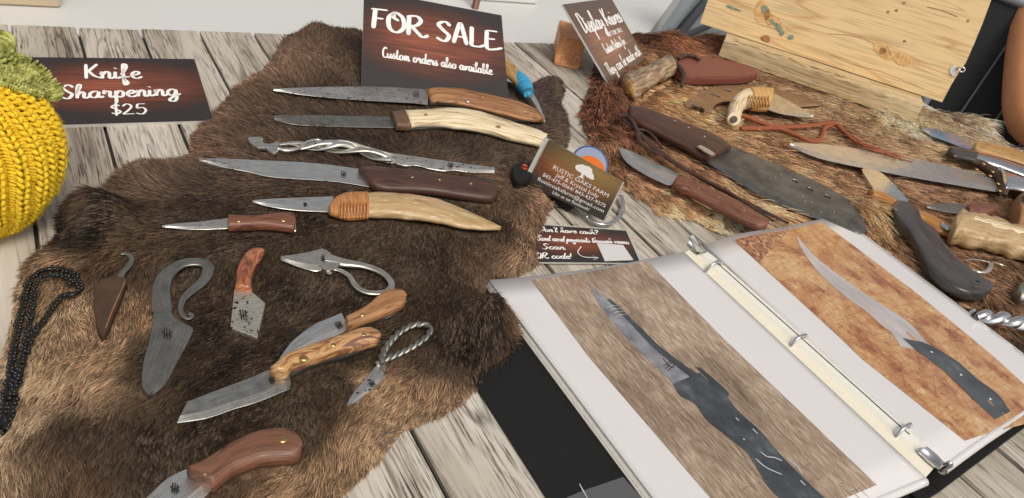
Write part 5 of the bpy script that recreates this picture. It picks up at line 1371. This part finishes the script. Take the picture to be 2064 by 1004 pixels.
for r in range(70):
    x0, y0 = rng.uniform(1490, 2040), rng.uniform(450, 860); a = rng.choice([.75, -.5, 1.3, .1]) + rng.normal(0, .12); l_ = rng.uniform(18, 80)
    P = [(x0 + math.cos(a) * q_, y0 + math.sin(a) * q_) for q_ in np.linspace(0, l_, 8)]
    P = [p for p in P if on_right(*p)]
    if len(P) > 3: lines.append(P)
printed_lines('printed_cut_lines', lines, fR, iR, right_page, .0003, M_grain2)
# clear pocket on the black cover
Pq = [at(1141, 1003, .0046), at(1180, 987, .0046), at(1256, 961, .0046), at(1300, 1010, .0046), at(1330, 1060, .0046), at(1170, 1060, .0046)]
M_pocket = plain('smoky_pocket', (.10, .10, .105), .12, 0, .8)
plate('clear_pocket', None, 0, .0006, M_pocket, bn, .0002, False, world=Pq)
link = ribbon([[at(1168, 975, .0052), at(1176, 990, .0052), at(1184, 1004, .0052)]], .0009, np.array([0, 0, 1.0]), bn, 'pocket_crease', M_inkl)
# ------------------------------------------------------------------ crocheted pumpkin
PR = .07
for _ in range(8):
    pc_ = at(-84, 300, PR * .98); PR = 141 * float(np.linalg.norm(pc_ - np.array([0, 0, CAM_H]))) / FPX
pk = thing('crochet_pumpkin', 'mustard yellow crocheted pumpkin with a green leaf standing at the table edge', 'pumpkin', (pc_[0], pc_[1], 0))
NR = 26
def pump(th, ph, r=1.0):
    """th: polar angle from the top, ph: azimuth; ribbed, dimpled at the top."""
    rib = 1 - .055 * (1 - abs(math.cos(NR * ph / 2))) ** 1.2 * math.sin(th) ** .6 - .035 * (1 - abs(math.cos(4.5 * ph + .5))) ** 2
    rad = PR * rib * r
    dz = math.cos(th) * PR * 1.03 * (1 - .12 * max(0, math.cos(th)) ** 6)
    return pc_ + np.array([rad * math.sin(th) * math.cos(ph), rad * math.sin(th) * math.sin(ph), dz * r])
V, F = [], []
nt_, np_ = 40, 132
for i in range(nt_):
    for j in range(np_): V.append(pump(.06 + (math.pi - .12) * i / (nt_ - 1), 2 * math.pi * j / np_, .968))
for i in range(nt_ - 1):
    for j in range(np_): F.append((i * np_ + j, (i + 1) * np_ + j, (i + 1) * np_ + (j + 1) % np_, i * np_ + (j + 1) % np_))
F += [tuple(range(np_)), tuple(range((nt_ - 1) * np_, nt_ * np_))]
o = link_mesh('body', V, F, M_yarn_in, pk, True); fix_normals(o)

def capsules(segs, sides=6):
    """Many plump yarn strands: (p0, mid, p1, r)."""
    V, F = [], []
    for p0, pm, p1, r in segs:
        P = [p0, p0 * .5 + pm * .5 + (pm - (p0 + p1) / 2) * .35, pm, p1 * .5 + pm * .5 + (pm - (p0 + p1) / 2) * .35, p1]
        T = p1 - p0; T = T / (np.linalg.norm(T) + 1e-9); N = pm - (p0 + p1) / 2; N = N - T * np.dot(N, T); N /= np.linalg.norm(N) + 1e-9
        B = np.cross(T, N); b = len(V)
        for q_, s in zip(P, (.35, .9, 1, .9, .35)):
            for k_ in range(sides):
                a = 2 * math.pi * k_ / sides; V.append(q_ + (N * math.cos(a) + B * math.sin(a)) * r * s)
        for i in range(4):
            for k_ in range(sides): F.append((b + i * sides + k_, b + i * sides + (k_ + 1) % sides, b + (i + 1) * sides + (k_ + 1) % sides, b + (i + 1) * sides + k_))
    return V, F
segs = []
rows, cols = 37, NR * 3
for i in range(rows):
    th0 = .22 + (math.pi - .5) * i / rows; dth = (math.pi - .5) / rows
    for j in range(cols):
        dph = 2 * math.pi / cols; ph0 = dph * (j - 1) + .25 * dph * math.sin(i * .5)
        pm0 = pump(th0, ph0)
        if np.dot(pm0 - pc_, np.array([0, 0, CAM_H]) - pc_) < -.004: continue
        jt = rng.normal(0, .24, 8)
        r = PR * .0255 * (.35 + .65 * math.sin(th0) ** .7) * (1 + .10 * jt[5])
        if j % 3 == 1:                      # raised rib of slanting loops
            for sgn in (-1, 1):
                a = pump(th0 - dth * (.75 + .3 * jt[0]), ph0 + sgn * dph * .62, 1.0); b = pump(th0 + dth * (.65 + .3 * jt[1]), ph0 + sgn * dph * .05, 1.03)
                segs.append((a, pump(th0 + dth * .15 * jt[2], ph0 + sgn * dph * (.46 + .2 * jt[3]), 1.075 + .02 * jt[4]), b, r * 1.12))
        else:                               # flatter bars between the ribs
            s_ = 1 if j % 3 == 0 else -1
            for q_ in (0, 1):
                a = pump(th0 + dth * (-.35 + .5 * q_ + .2 * jt[0]), ph0 - dph * .55, 1.0); b = pump(th0 + dth * (-.05 + .5 * q_ + .2 * jt[1]) + s_ * dth * .35, ph0 + dph * .55, 1.0)
                segs.append((a, pump(th0 + dth * (-.2 + .5 * q_ + .2 * jt[2]), ph0 + dph * .2 * jt[3], 1.035 + .02 * jt[4]), b, r * .86))
V, F = capsules(segs)
o = link_mesh('stitches', V, F, M_yarn, pk, True); o['kind'] = 'stuff'

def on_pump(px, py, r):
    rr_ = ray(px, py); rr_ /= np.linalg.norm(rr_); o_ = np.array([0, 0, CAM_H]) - pc_
    b = np.dot(o_, rr_); c = np.dot(o_, o_) - (PR * r) ** 2; disc_ = b * b - c
    t = -b - math.sqrt(max(disc_, 0))
    p = o_ + rr_ * t
    return pc_ + p
lt_ = catmull([(-30, 122), (0, 121), (35, 124), (75, 145), (112, 184)], 26); lb_ = catmull([(-30, 172), (0, 172), (40, 186), (76, 198), (113, 201)], 26)
segs = []; V, F = [], []
for i in range(26):
    for j in range(6):
        p = lt_[i] * (1 - j / 5) + lb_[i] * (j / 5); q_ = on_pump(p[0], p[1], 1.03); V.append(q_)
        if j < 6:
            e1 = on_pump(p[0] + 4.5, p[1] + 2.5, 1.05); e0_ = on_pump(p[0] - 4.5, p[1] - 2, 1.05); n__ = (q_ - pc_) / np.linalg.norm(q_ - pc_)
            off = rng.normal(0, .0005, 3)
            segs.append((e0_ + off, q_ + n__ * .0052 + off, e1 + off, .0017)); segs.append((e0_ + off + n__ * .001, (e0_ + on_pump(p[0] + 1, p[1] + 5, 1.05)) / 2 + n__ * .0035, on_pump(p[0] + 1, p[1] + 5, 1.05), .0014))
F = [(i * 6 + j, i * 6 + j + 1, (i + 1) * 6 + j + 1, (i + 1) * 6 + j) for i in range(25) for j in range(5)]
lf = link_mesh('leaf', V, F, M_green, pk, True)
md = lf.modifiers.new('solid', 'SOLIDIFY'); md.thickness = .003
V, F = capsules(segs); o = link_mesh('leaf_stitches', V, F, M_green, lf, True); o['kind'] = 'stuff'
stp = [pump(.1, 0, .9), on_pump(-6, 118, 1.02), at(-4, 98, pc_[2] + PR * 1.06), at(2, 84, pc_[2] + PR * 1.12)]
v, f, u = sweep(catmull([tuple(p) for p in stp], 20), [.010, .0095, .008, .006], 12); sm = link_mesh('stem', v, f, M_green, pk, True)
segs = []
W = catmull([tuple(p) for p in stp], 14)
for i in range(1, 14):
    for k_ in range(12):
        a = k_ * math.pi / 6 + .26 * (i % 2); rr_ = np.interp(i / 13, [0, .33, .66, 1], [.0105, .010, .0085, .006])
        dv = np.array([math.cos(a), math.sin(a) * .8, .5 * math.sin(a)]); c = W[i] + dv * rr_
        tv = np.array([-math.sin(a), math.cos(a), .2]) * .0028
        segs.append((c - tv, c + dv * .0016, c + tv + [0, 0, .002], .0018))
V, F = capsules(segs); o = link_mesh('stem_stitches', V, F, M_green, sm, True); o['kind'] = 'stuff'

# ------------------------------------------------------------------ furs
def strands(name, pts, rad, col, m, parent):
    n, K = pts.shape[:2]; me = bpy.data.hair_curves.new(name); me.add_curves([K] * n); base = np.array(parent['base'][:])
    me.position_data.foreach_set('vector', (pts - base).astype(np.float32).ravel())
    ra = me.attributes.get('radius') or me.attributes.new('radius', 'FLOAT', 'POINT'); ra.data.foreach_set('value', np.broadcast_to(rad, (n, K)).astype(np.float32).ravel())
    me.materials.append(m); o = bpy.data.objects.new(name, me); COL.objects.link(o); o.parent = parent; o['kind'] = 'stuff'; return o
P_ = []
while len(P_) < 5200:
    th_, ph_ = math.acos(rng.uniform(-.95, .97)), rng.uniform(0, 2 * math.pi); p = pump(th_, ph_, 1.04); nn_ = (p - pc_) / np.linalg.norm(p - pc_)
    if np.dot(nn_, np.array([0, 0, CAM_H]) - pc_) < -.02: continue
    tv = rng.normal(0, 1, 3); tv -= nn_ * np.dot(tv, nn_); tv /= np.linalg.norm(tv); l_ = rng.uniform(.003, .009); cu = rng.normal(0, .35)
    bv = np.cross(nn_, tv); P_.append([p + tv * l_ * t + nn_ * (l_ * .9 * math.sin(2.2 * t)) * .6 + bv * cu * l_ * t * t for t in (0, .33, .66, 1)])
strands('fuzz', np.array(P_), np.array([.00007, .00007, .00006, .00003]), None, M_yarn, pk)
def vnoise(x, y, seed=0):
    xi, yi = np.floor(x).astype(np.int64), np.floor(y).astype(np.int64); fx, fy = x - xi, y - yi
    def h(a, b):
        n = (a * 374761393 + b * 668265263 + seed * 974711) & 0x7fffffff
        n = ((n ^ (n >> 13)) * 1274126177) & 0x7fffffff
        return ((n ^ (n >> 16)) & 0xffff) / 65535.0
    sx, sy = fx * fx * (3 - 2 * fx), fy * fy * (3 - 2 * fy)
    return (h(xi, yi) * (1 - sx) + h(xi + 1, yi) * sx) * (1 - sy) + (h(xi, yi + 1) * (1 - sx) + h(xi + 1, yi + 1) * sx) * sy

def inside(P, poly):
    x, y = P[:, 0], P[:, 1]; r = np.zeros(len(P), bool); n = len(poly); j = n - 1
    for i in range(n):
        xi, yi = poly[i]; xj, yj = poly[j]
        if yi != yj:
            c = ((yi > y) != (yj > y)) & (x < (xj - xi) * (y - yi) / (yj - yi) + xi); r ^= c
        j = i
    return r

def edge_dist(P, poly):
    d = np.full(len(P), 9.0); n = len(poly)
    for i in range(n):
        a, b = poly[i], poly[(i + 1) % n]; ab = b - a; L2 = ab @ ab + 1e-12
        t = np.clip(((P - a) @ ab) / L2, 0, 1); q_ = P - a - t[:, None] * ab
        d = np.minimum(d, np.hypot(q_[:, 0], q_[:, 1]))
    return d

def idw(P, pts, vals, p=2.8):
    num = np.zeros((len(P), vals.shape[1])); den = np.zeros(len(P))
    for q_, v_ in zip(pts, vals):
        w_ = 1.0 / (((P - q_) ** 2).sum(1) + 2e-5) ** (p / 2); num += w_[:, None] * v_; den += w_
    return num / den[:, None]

def pelt(name, label, outline, cols, dirs, bumps, count, length, seed, thick, tipgain, hairw, clump=.5, lift0=.75, wild=.3, under=.35, gain=1.0, desat=.2, tint=(1, 1, 1), cshade=.9):
    Wp = np.array([at(x, y, .002)[:2] for x, y in catmull(outline, len(outline) * 6, closed=True)[:-1]])
    root = thing(name, label, 'fur pelt', (*Wp.mean(0), 0))
    bpx = [(at(x, y, .004)[:2], h, r) for x, y, h, r in bumps]
    def height(P, e):
        s = np.clip(e / .022, 0, 1); s = s * s * (3 - 2 * s)
        z = .0012 + thick * s * (.85 + .3 * vnoise(P[:, 0] * 28, P[:, 1] * 28, seed))
        for c, h, r in bpx: z = z + h * np.exp(-((P - c) ** 2).sum(1) / (r * r)) * np.clip(e / .006, 0, 1)
        return z
    # hide
    st_ = .006; x0, y0 = Wp.min(0) - .01; x1, y1 = Wp.max(0) + .01
    gx, gy = np.arange(x0, x1, st_), np.arange(y0, y1, st_)
    G = np.stack(np.meshgrid(gx, gy, indexing='ij'), -1).reshape(-1, 2); ins = inside(G, Wp); ed = edge_dist(G, Wp)
    Z = np.where(ins, height(G, ed), .001); ny = len(gy)
    V = np.c_[G, Z]; F = []
    ok = ins & (ed > .002)
    okg = ok.reshape(len(gx), ny)
    for i in range(len(gx) - 1):
        for j in range(ny - 1):
            if okg[i, j] and okg[i + 1, j] and okg[i, j + 1] and okg[i + 1, j + 1]: F.append((i * ny + j, (i + 1) * ny + j, (i + 1) * ny + j + 1, i * ny + j + 1))
    used = np.unique(np.array(F).ravel()); remap = -np.ones(len(V), int); remap[used] = np.arange(len(used))
    link_mesh('hide', V[used], [tuple(remap[list(f)]) for f in F], M_hide, root, True)
    # roots
    P = np.empty((0, 2)); camxy = np.zeros(2)
    while len(P) < count:
        Q = rng.uniform((x0, y0), (x1, y1), (count * 3, 2)); Q = Q[inside(Q, Wp)]
        dist = np.sqrt((Q ** 2).sum(1) + CAM_H ** 2); keep = rng.uniform(0, 1, len(Q)) < np.clip((.5 / dist) ** 1.6, .05, 1)
        cz = R.T @ (np.c_[Q, np.zeros(len(Q))] - [0, 0, CAM_H]).T
        px, py = cz[0] / cz[2] * FPX + CX, cz[1] / cz[2] * FPX + CY
        keep &= (px > -110) & (px < 2180) & (py > -80) & (py < 1110)
        P = np.vstack([P, Q[keep]])
    P = P[:count]
    blocked = np.zeros(len(P), bool)
    for poly in FOOT:
        lo, hi = poly.min(0) - .002, poly.max(0) + .002
        m = np.where((P[:, 0] > lo[0]) & (P[:, 0] < hi[0]) & (P[:, 1] > lo[1]) & (P[:, 1] < hi[1]))[0]
        if len(m):
            c = poly.mean(0); q_ = c + (poly - c) * .97
            blocked[m] |= inside(P[m], q_)
    n = len(P)
    e = edge_dist(P, Wp); z = height(P, e)
    cp = np.array([at(x, y, .006)[:2] for x, y, _ in cols]); cv = np.array([lin(c) for _, _, c in cols]); lum = cv.mean(1, keepdims=True); cv = (cv * (1 - desat) + lum * desat); cv = cv * (lum ** .40 * 2.0) * gain * np.array(tint)
    wob = np.c_[vnoise(P[:, 0] * 34, P[:, 1] * 34, seed + 1) - .5, vnoise(P[:, 0] * 34, P[:, 1] * 34, seed + 2) - .5] * .045
    C = idw(P + wob, cp, cv)
    dp = np.array([at(x, y, .006)[:2] for x, y, _, _ in dirs])
    dv = np.array([(at(x + dx * 6, y + dy * 6, .006) - at(x - dx * 6, y - dy * 6, .006))[:2] for x, y, dx, dy in dirs]); dv /= np.linalg.norm(dv, axis=1)[:, None]
    Dm = idw(P, dp, dv, 2.2); ang = np.arctan2(Dm[:, 1], Dm[:, 0])
    ang += (vnoise(P[:, 0] * 22, P[:, 1] * 22, seed + 3) - .5) * 2.2 * wild * 2 + (vnoise(P[:, 0] * 75, P[:, 1] * 75, seed + 4) - .5) * 1.6 * wild * 2 + rng.normal(0, .30 * wild * 2, n)
    und = rng.uniform(0, 1, n) < under
    L = length * rng.uniform(.6, 1.15, n) * np.where(und, .62, 1.0) * (.75 + .5 * vnoise(P[:, 0] * 40, P[:, 1] * 40, seed + 5))
    L *= .55 + .45 * np.clip(e / .02, 0, 1)
    L *= np.interp(C.mean(1), [.02, .10], [.78, 1.0])
    # hairs that would fall over a thing lying on the fur are pressed down
    tipxy = P + np.c_[np.cos(ang), np.sin(ang)] * (L * .8)[:, None]
    pressed = np.zeros(n, bool)
    for poly in FOOT:
        lo, hi = poly.min(0), poly.max(0)
        m = np.where((tipxy[:, 0] > lo[0]) & (tipxy[:, 0] < hi[0]) & (tipxy[:, 1] > lo[1]) & (tipxy[:, 1] < hi[1]))[0]
        if len(m): pressed[m] |= inside(tipxy[m], poly)
    L = np.where(pressed & (rng.uniform(0, 1, n) < .35), L * .5, L)
    for poly in HARD:
        hit = inside(tipxy, poly) | inside(P, poly); L = np.where(hit, L * .25, L); pressed |= hit
    lift = lift0 * rng.uniform(.6, 1.3, n)
    stand = (rng.uniform(0, 1, n) < .16) & ~und & ~pressed; lift = np.where(stand, lift * 1.7, lift); L = np.where(stand, L * 1.15, L)
    L = np.where(blocked, length * .5, L); lift = np.where(blocked, .22, lift)
    d2 = np.c_[np.cos(ang), np.sin(ang)]
    gs = .006; hq = P + d2 * gs; slope = (height(hq, edge_dist(hq, Wp)) - z) / gs
    slope = np.clip(np.where(inside(hq, Wp), slope, 0), -1.2, 1.8)
    K = 5; pts = np.zeros((n, K, 3)); pts[:, 0, :2] = P; pts[:, 0, 2] = z - np.where(blocked, .0003, .0012)
    curl = rng.normal(0, .5 * wild, n)
    for k_ in range(1, K):
        t = k_ / (K - 1); phi = lift * (1.15 - 1.0 * t)
        a2 = ang + curl * t
        stp_ = (L / (K - 1))[:, None] * np.c_[np.cos(a2) * np.cos(phi), np.sin(a2) * np.cos(phi), np.sin(phi) + np.cos(phi) * slope * (1.1 - .6 * t)]
        pts[:, k_] = pts[:, k_ - 1] + stp_
    # clumping towards jittered cell seeds
    cs = length * .34
    ci, cj = np.floor(P[:, 0] / cs).astype(np.int64), np.floor(P[:, 1] / cs).astype(np.int64)
    best = np.full(n, 1e9); bc_ = np.zeros((n, 2)); bh = np.zeros(n)
    for di in (-1, 0, 1):
        for dj in (-1, 0, 1):
            a, b = ci + di, cj + dj
            sx = (a + vnoise(a.astype(float), b.astype(float), seed + 8)) * cs; sy = (b + vnoise(a.astype(float), b.astype(float), seed + 9)) * cs
            dd = (P[:, 0] - sx) ** 2 + (P[:, 1] - sy) ** 2; m = dd < best
            best[m] = dd[m]; bc_[m, 0] = sx[m]; bc_[m, 1] = sy[m]; bh[m] = vnoise(a.astype(float), b.astype(float), seed + 10)[m]
    cw = clump * (.4 + .9 * bh)
    for k_ in range(1, K):
        t = k_ / (K - 1); pts[:, k_, :2] += (bc_ - P) * (cw * t ** 1.4)[:, None]
    pts[:, :, 2] = np.maximum(pts[:, :, 2], .0008)
    me = bpy.data.hair_curves.new('fur')
    me.add_curves([K] * n)
    base = np.array(root['base'][:])
    me.position_data.foreach_set('vector', (pts - base).astype(np.float32).ravel())
    dist = np.linalg.norm(pts[:, 0] - [0, 0, CAM_H], axis=1)
    rad = hairw * np.clip(dist / .55, .8, 1.8)[:, None] * np.array([.9, 1, .85, .55, .12])[None, :] * np.where(und, 1.15, 1.0)[:, None]
    ra = me.attributes.get('radius') or me.attributes.new('radius', 'FLOAT', 'POINT'); ra.data.foreach_set('value', rad.astype(np.float32).ravel())
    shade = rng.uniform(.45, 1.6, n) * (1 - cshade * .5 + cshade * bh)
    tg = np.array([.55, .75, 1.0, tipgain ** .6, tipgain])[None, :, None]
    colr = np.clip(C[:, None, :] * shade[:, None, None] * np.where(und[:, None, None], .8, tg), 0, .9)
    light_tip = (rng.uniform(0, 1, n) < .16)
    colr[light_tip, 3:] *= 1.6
    at_ = me.attributes.new('fur_colour', 'FLOAT_COLOR', 'POINT'); at_.data.foreach_set('color', np.concatenate([colr, np.ones((n, K, 1))], 2).astype(np.float32).ravel())
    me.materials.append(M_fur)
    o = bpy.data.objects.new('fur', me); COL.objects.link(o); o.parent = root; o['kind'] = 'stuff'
    return root

M_fur = fur_mat('fur')
OUT_A = [(640, 56), (690, 58), (735, 64), (800, 110), (900, 150), (1000, 160), (1050, 172), (1075, 165), (1100, 152), (1128, 157), (1140, 182), (1130, 207), (1143, 236), (1148, 270), (1135, 300), (1092, 332), (1078, 360), (1103, 385), (1116, 405), (1098, 440), (1110, 470), (1090, 498), (1092, 525),
         (1055, 552), (1018, 565), (995, 598), (1010, 618), (1030, 640), (1040, 690), (1012, 738), (958, 784), (900, 830), (862, 846), (815, 868), (772, 918), (712, 975), (680, 1010), (640, 1080), (300, 1130), (0, 1130), (-90, 1020), (-60, 900), (-20, 780), (10, 700), (28, 610), (50, 530), (96, 492),
         (118, 462), (116, 436), (150, 418), (212, 375), (240, 345), (265, 333), (330, 328), (386, 306), (388, 276), (404, 252), (430, 230), (452, 210), (482, 170), (540, 132), (572, 80), (602, 64)]
COL_A = [(560, 800, (58, 45, 35)), (620, 720, (60, 47, 36)), (760, 650, (66, 51, 40)), (830, 620, (66, 51, 40)), (560, 880, (64, 49, 38)), (400, 830, (58, 45, 35)), (380, 660, (60, 47, 37)), (500, 690, (58, 45, 35)), (690, 800, (66, 51, 40)), (430, 940, (66, 51, 39)), (500, 460, (68, 53, 42)), (620, 420, (70, 54, 43)), (800, 360, (74, 57, 45)), (330, 700, (74, 57, 44)), (600, 600, (62, 50, 40)), (700, 560, (66, 52, 42)), (600, 120, (138, 104, 76)), (520, 150, (148, 112, 82)), (680, 90, (100, 72, 52)), (450, 230, (140, 104, 76)), (420, 290, (140, 102, 74)), (300, 365, (136, 106, 80)), (250, 390, (120, 92, 68)), (380, 390, (100, 76, 58)), (170, 450, (50, 38, 30)), (240, 460, (46, 35, 28)),
         (150, 520, (170, 132, 92)), (110, 640, (196, 158, 112)), (60, 760, (200, 164, 120)), (60, 900, (204, 170, 128)), (160, 780, (190, 150, 108)), (250, 640, (170, 130, 88)), (200, 690, (180, 140, 96)), (250, 760, (90, 70, 52)), (110, 985, (130, 96, 66)), (200, 900, (96, 72, 54)), (300, 870, (64, 49, 38)), (330, 940, (70, 54, 42)), (30, 1000, (120, 88, 60)),
         (800, 800, (190, 150, 102)), (700, 870, (176, 138, 94)), (620, 950, (184, 146, 100)), (520, 995, (150, 114, 78)), (640, 840, (84, 64, 48)), (760, 870, (190, 152, 106)), (900, 790, (176, 138, 96)), (480, 880, (64, 49, 38)), (700, 740, (64, 50, 39)), (860, 720, (110, 84, 62)), (1050, 450, (172, 132, 94)), (1080, 400, (160, 122, 88)), (1060, 520, (176, 138, 98)), (1000, 540, (130, 98, 72)), (1030, 590, (150, 114, 80)),
         (960, 670, (58, 42, 34)), (930, 690, (54, 40, 32)), (1015, 690, (130, 94, 66)), (990, 750, (160, 122, 86)), (900, 520, (72, 55, 44)), (960, 460, (96, 74, 56)), (880, 430, (80, 60, 48)), (700, 300, (78, 60, 47)), (900, 300, (74, 58, 46)), (1000, 310, (100, 78, 60)), (1110, 200, (92, 72, 64)), (1110, 280, (120, 92, 74)), (1060, 250, (86, 66, 54)), (700, 200, (92, 70, 52)), (620, 215, (104, 80, 60)),
         (520, 260, (110, 84, 64)), (480, 350, (108, 84, 64)), (430, 440, (76, 58, 46)), (400, 560, (62, 48, 39)), (420, 750, (60, 47, 38)), (270, 540, (110, 82, 58))]
DIR_A = [(600, 120, -.3, -.5), (520, 160, -.6, -.6), (450, 240, -.7, -.3), (300, 360, -.6, -.3), (180, 440, -.9, .1), (120, 640, -.25, 1), (60, 900, -.3, 1), (250, 640, -.35, 1), (200, 760, -.4, 1), (300, 880, -.6, .8), (620, 950, -.6, .85), (800, 800, -.3, .9), (720, 880, -.5, .9), (1050, 450, .1, .9), (1080, 400, .6, .4), (1000, 740, .3, .9), (1030, 660, .7, .2), (950, 640, -.2, .5), (600, 600, -.6, .6),
         (700, 740, -.5, .7), (420, 560, -.6, .5), (700, 300, -.4, -.3), (900, 300, .2, -.2), (1120, 200, .6, -.2), (900, 540, -.3, .6), (1060, 530, -.2, .9), (700, 80, 0, -1), (500, 400, -.6, .2), (110, 985, .2, 1), (400, 950, -.6, .8)]
BUMP_A = [(190, 448, .016, .018), (240, 452, .010, .016), (150, 440, .010, .012), (950, 665, .016, .022), (1005, 680, .014, .016), (990, 640, .012, .014), (560, 120, .010, .03), (640, 75, .012, .022), (460, 220, .006, .02), (300, 355, .008, .025), (1075, 420, .008, .02), (1115, 180, .008, .012), (1060, 530, .006, .02), (80, 950, .008, .03)]
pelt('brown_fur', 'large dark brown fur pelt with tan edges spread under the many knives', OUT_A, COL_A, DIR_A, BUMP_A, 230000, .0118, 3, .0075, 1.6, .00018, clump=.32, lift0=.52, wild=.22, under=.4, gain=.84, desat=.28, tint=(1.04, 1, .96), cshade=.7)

OUT_B = [(1200, 118), (1230, 96), (1262, 68), (1300, 76), (1330, 82), (1400, 77), (1450, 86), (1500, 90), (1580, 100), (1700, 140), (1800, 190), (1870, 226), (1935, 240), (1985, 268), (2030, 300), (2070, 312), (2180, 340), (2260, 500), (2220, 720), (2080, 800), (1900, 720), (1740, 600), (1640, 540), (1560, 515), (1490, 505), (1468, 468), (1430, 462), (1392, 436), (1330, 432),
         (1300, 404), (1248, 372), (1214, 325), (1186, 280), (1172, 232), (1180, 192), (1196, 160)]
COL_B = [(1210, 150, (124, 76, 50)), (1205, 220, (126, 78, 52)), (1215, 270, (136, 88, 58)), (1250, 320, (160, 112, 72)), (1300, 385, (178, 134, 88)), (1350, 88, (150, 92, 50)), (1290, 78, (96, 56, 36)), (1420, 100, (150, 98, 58)), (1480, 96, (110, 70, 48)), (1560, 130, (120, 88, 62)), (1620, 170, (128, 98, 70)), (1330, 200, (176, 132, 78)), (1400, 165, (172, 132, 84)), (1430, 235, (172, 134, 86)), (1500, 150, (150, 116, 78)),
         (1560, 230, (140, 108, 74)), (1680, 220, (160, 130, 92)), (1790, 240, (206, 178, 130)), (1830, 262, (214, 186, 138)), (1740, 215, (140, 112, 80)), (1700, 280, (150, 116, 80)), (1900, 245, (160, 136, 106)), (1960, 262, (176, 154, 124)), (2020, 292, (196, 172, 140)), (1850, 300, (150, 120, 86)), (1950, 340, (150, 120, 84)), (1550, 300, (146, 112, 74)), (1620, 340, (150, 114, 76)), (1450, 440, (204, 166, 116)), (1470, 455, (220, 186, 140)), (1400, 410, (176, 132, 86)), (1560, 420, (176, 134, 86)),
         (1700, 380, (150, 114, 78)), (1760, 440, (170, 132, 84)), (1720, 480, (160, 122, 78)), (1850, 390, (140, 104, 74)), (1900, 460, (150, 112, 74)), (1950, 500, (140, 106, 72)), (2030, 540, (126, 96, 68)), (1880, 560, (150, 112, 70)), (1830, 560, (150, 112, 74)), (2000, 610, (130, 98, 68)), (1900, 640, (140, 106, 72)), (2030, 680, (104, 80, 58)), (1980, 400, (150, 114, 80)), (1350, 320, (150, 108, 68))]
DIR_B = [(1210, 150, -.2, .9), (1205, 230, .15, 1), (1260, 340, .5, .7), (1350, 88, .5, .3), (1430, 100, .8, .4), (1330, 190, .9, .5), (1430, 235, .9, .6), (1560, 200, .9, .4), (1680, 230, .8, .6), (1800, 245, .45, .9), (1850, 262, .5, .8), (1940, 262, .8, .5), (2020, 300, .8, .5), (1700, 290, 1, .5), (1900, 310, 1, .4), (1560, 300, .9, .5), (1460, 440, .8, .6), (1380, 410, .8, .6), (1580, 420, .9, .5), (1720, 400, .8, .5), (1750, 450, .5, .9), (1880, 400, 1, .4), (1950, 480, .9, .4), (2020, 560, .5, .8), (1880, 580, .7, .9), (2000, 620, .9, .7)]
BUMP_B = [(1340, 85, .014, .03), (1440, 92, .010, .03), (1215, 200, .008, .02), (1790, 240, .010, .03), (1960, 265, .014, .03), (1450, 440, .006, .016), (1740, 440, .012, .022), (1700, 280, .006, .02), (1920, 500, .006, .03), (2030, 560, .010, .03), (1560, 350, .004, .02)]
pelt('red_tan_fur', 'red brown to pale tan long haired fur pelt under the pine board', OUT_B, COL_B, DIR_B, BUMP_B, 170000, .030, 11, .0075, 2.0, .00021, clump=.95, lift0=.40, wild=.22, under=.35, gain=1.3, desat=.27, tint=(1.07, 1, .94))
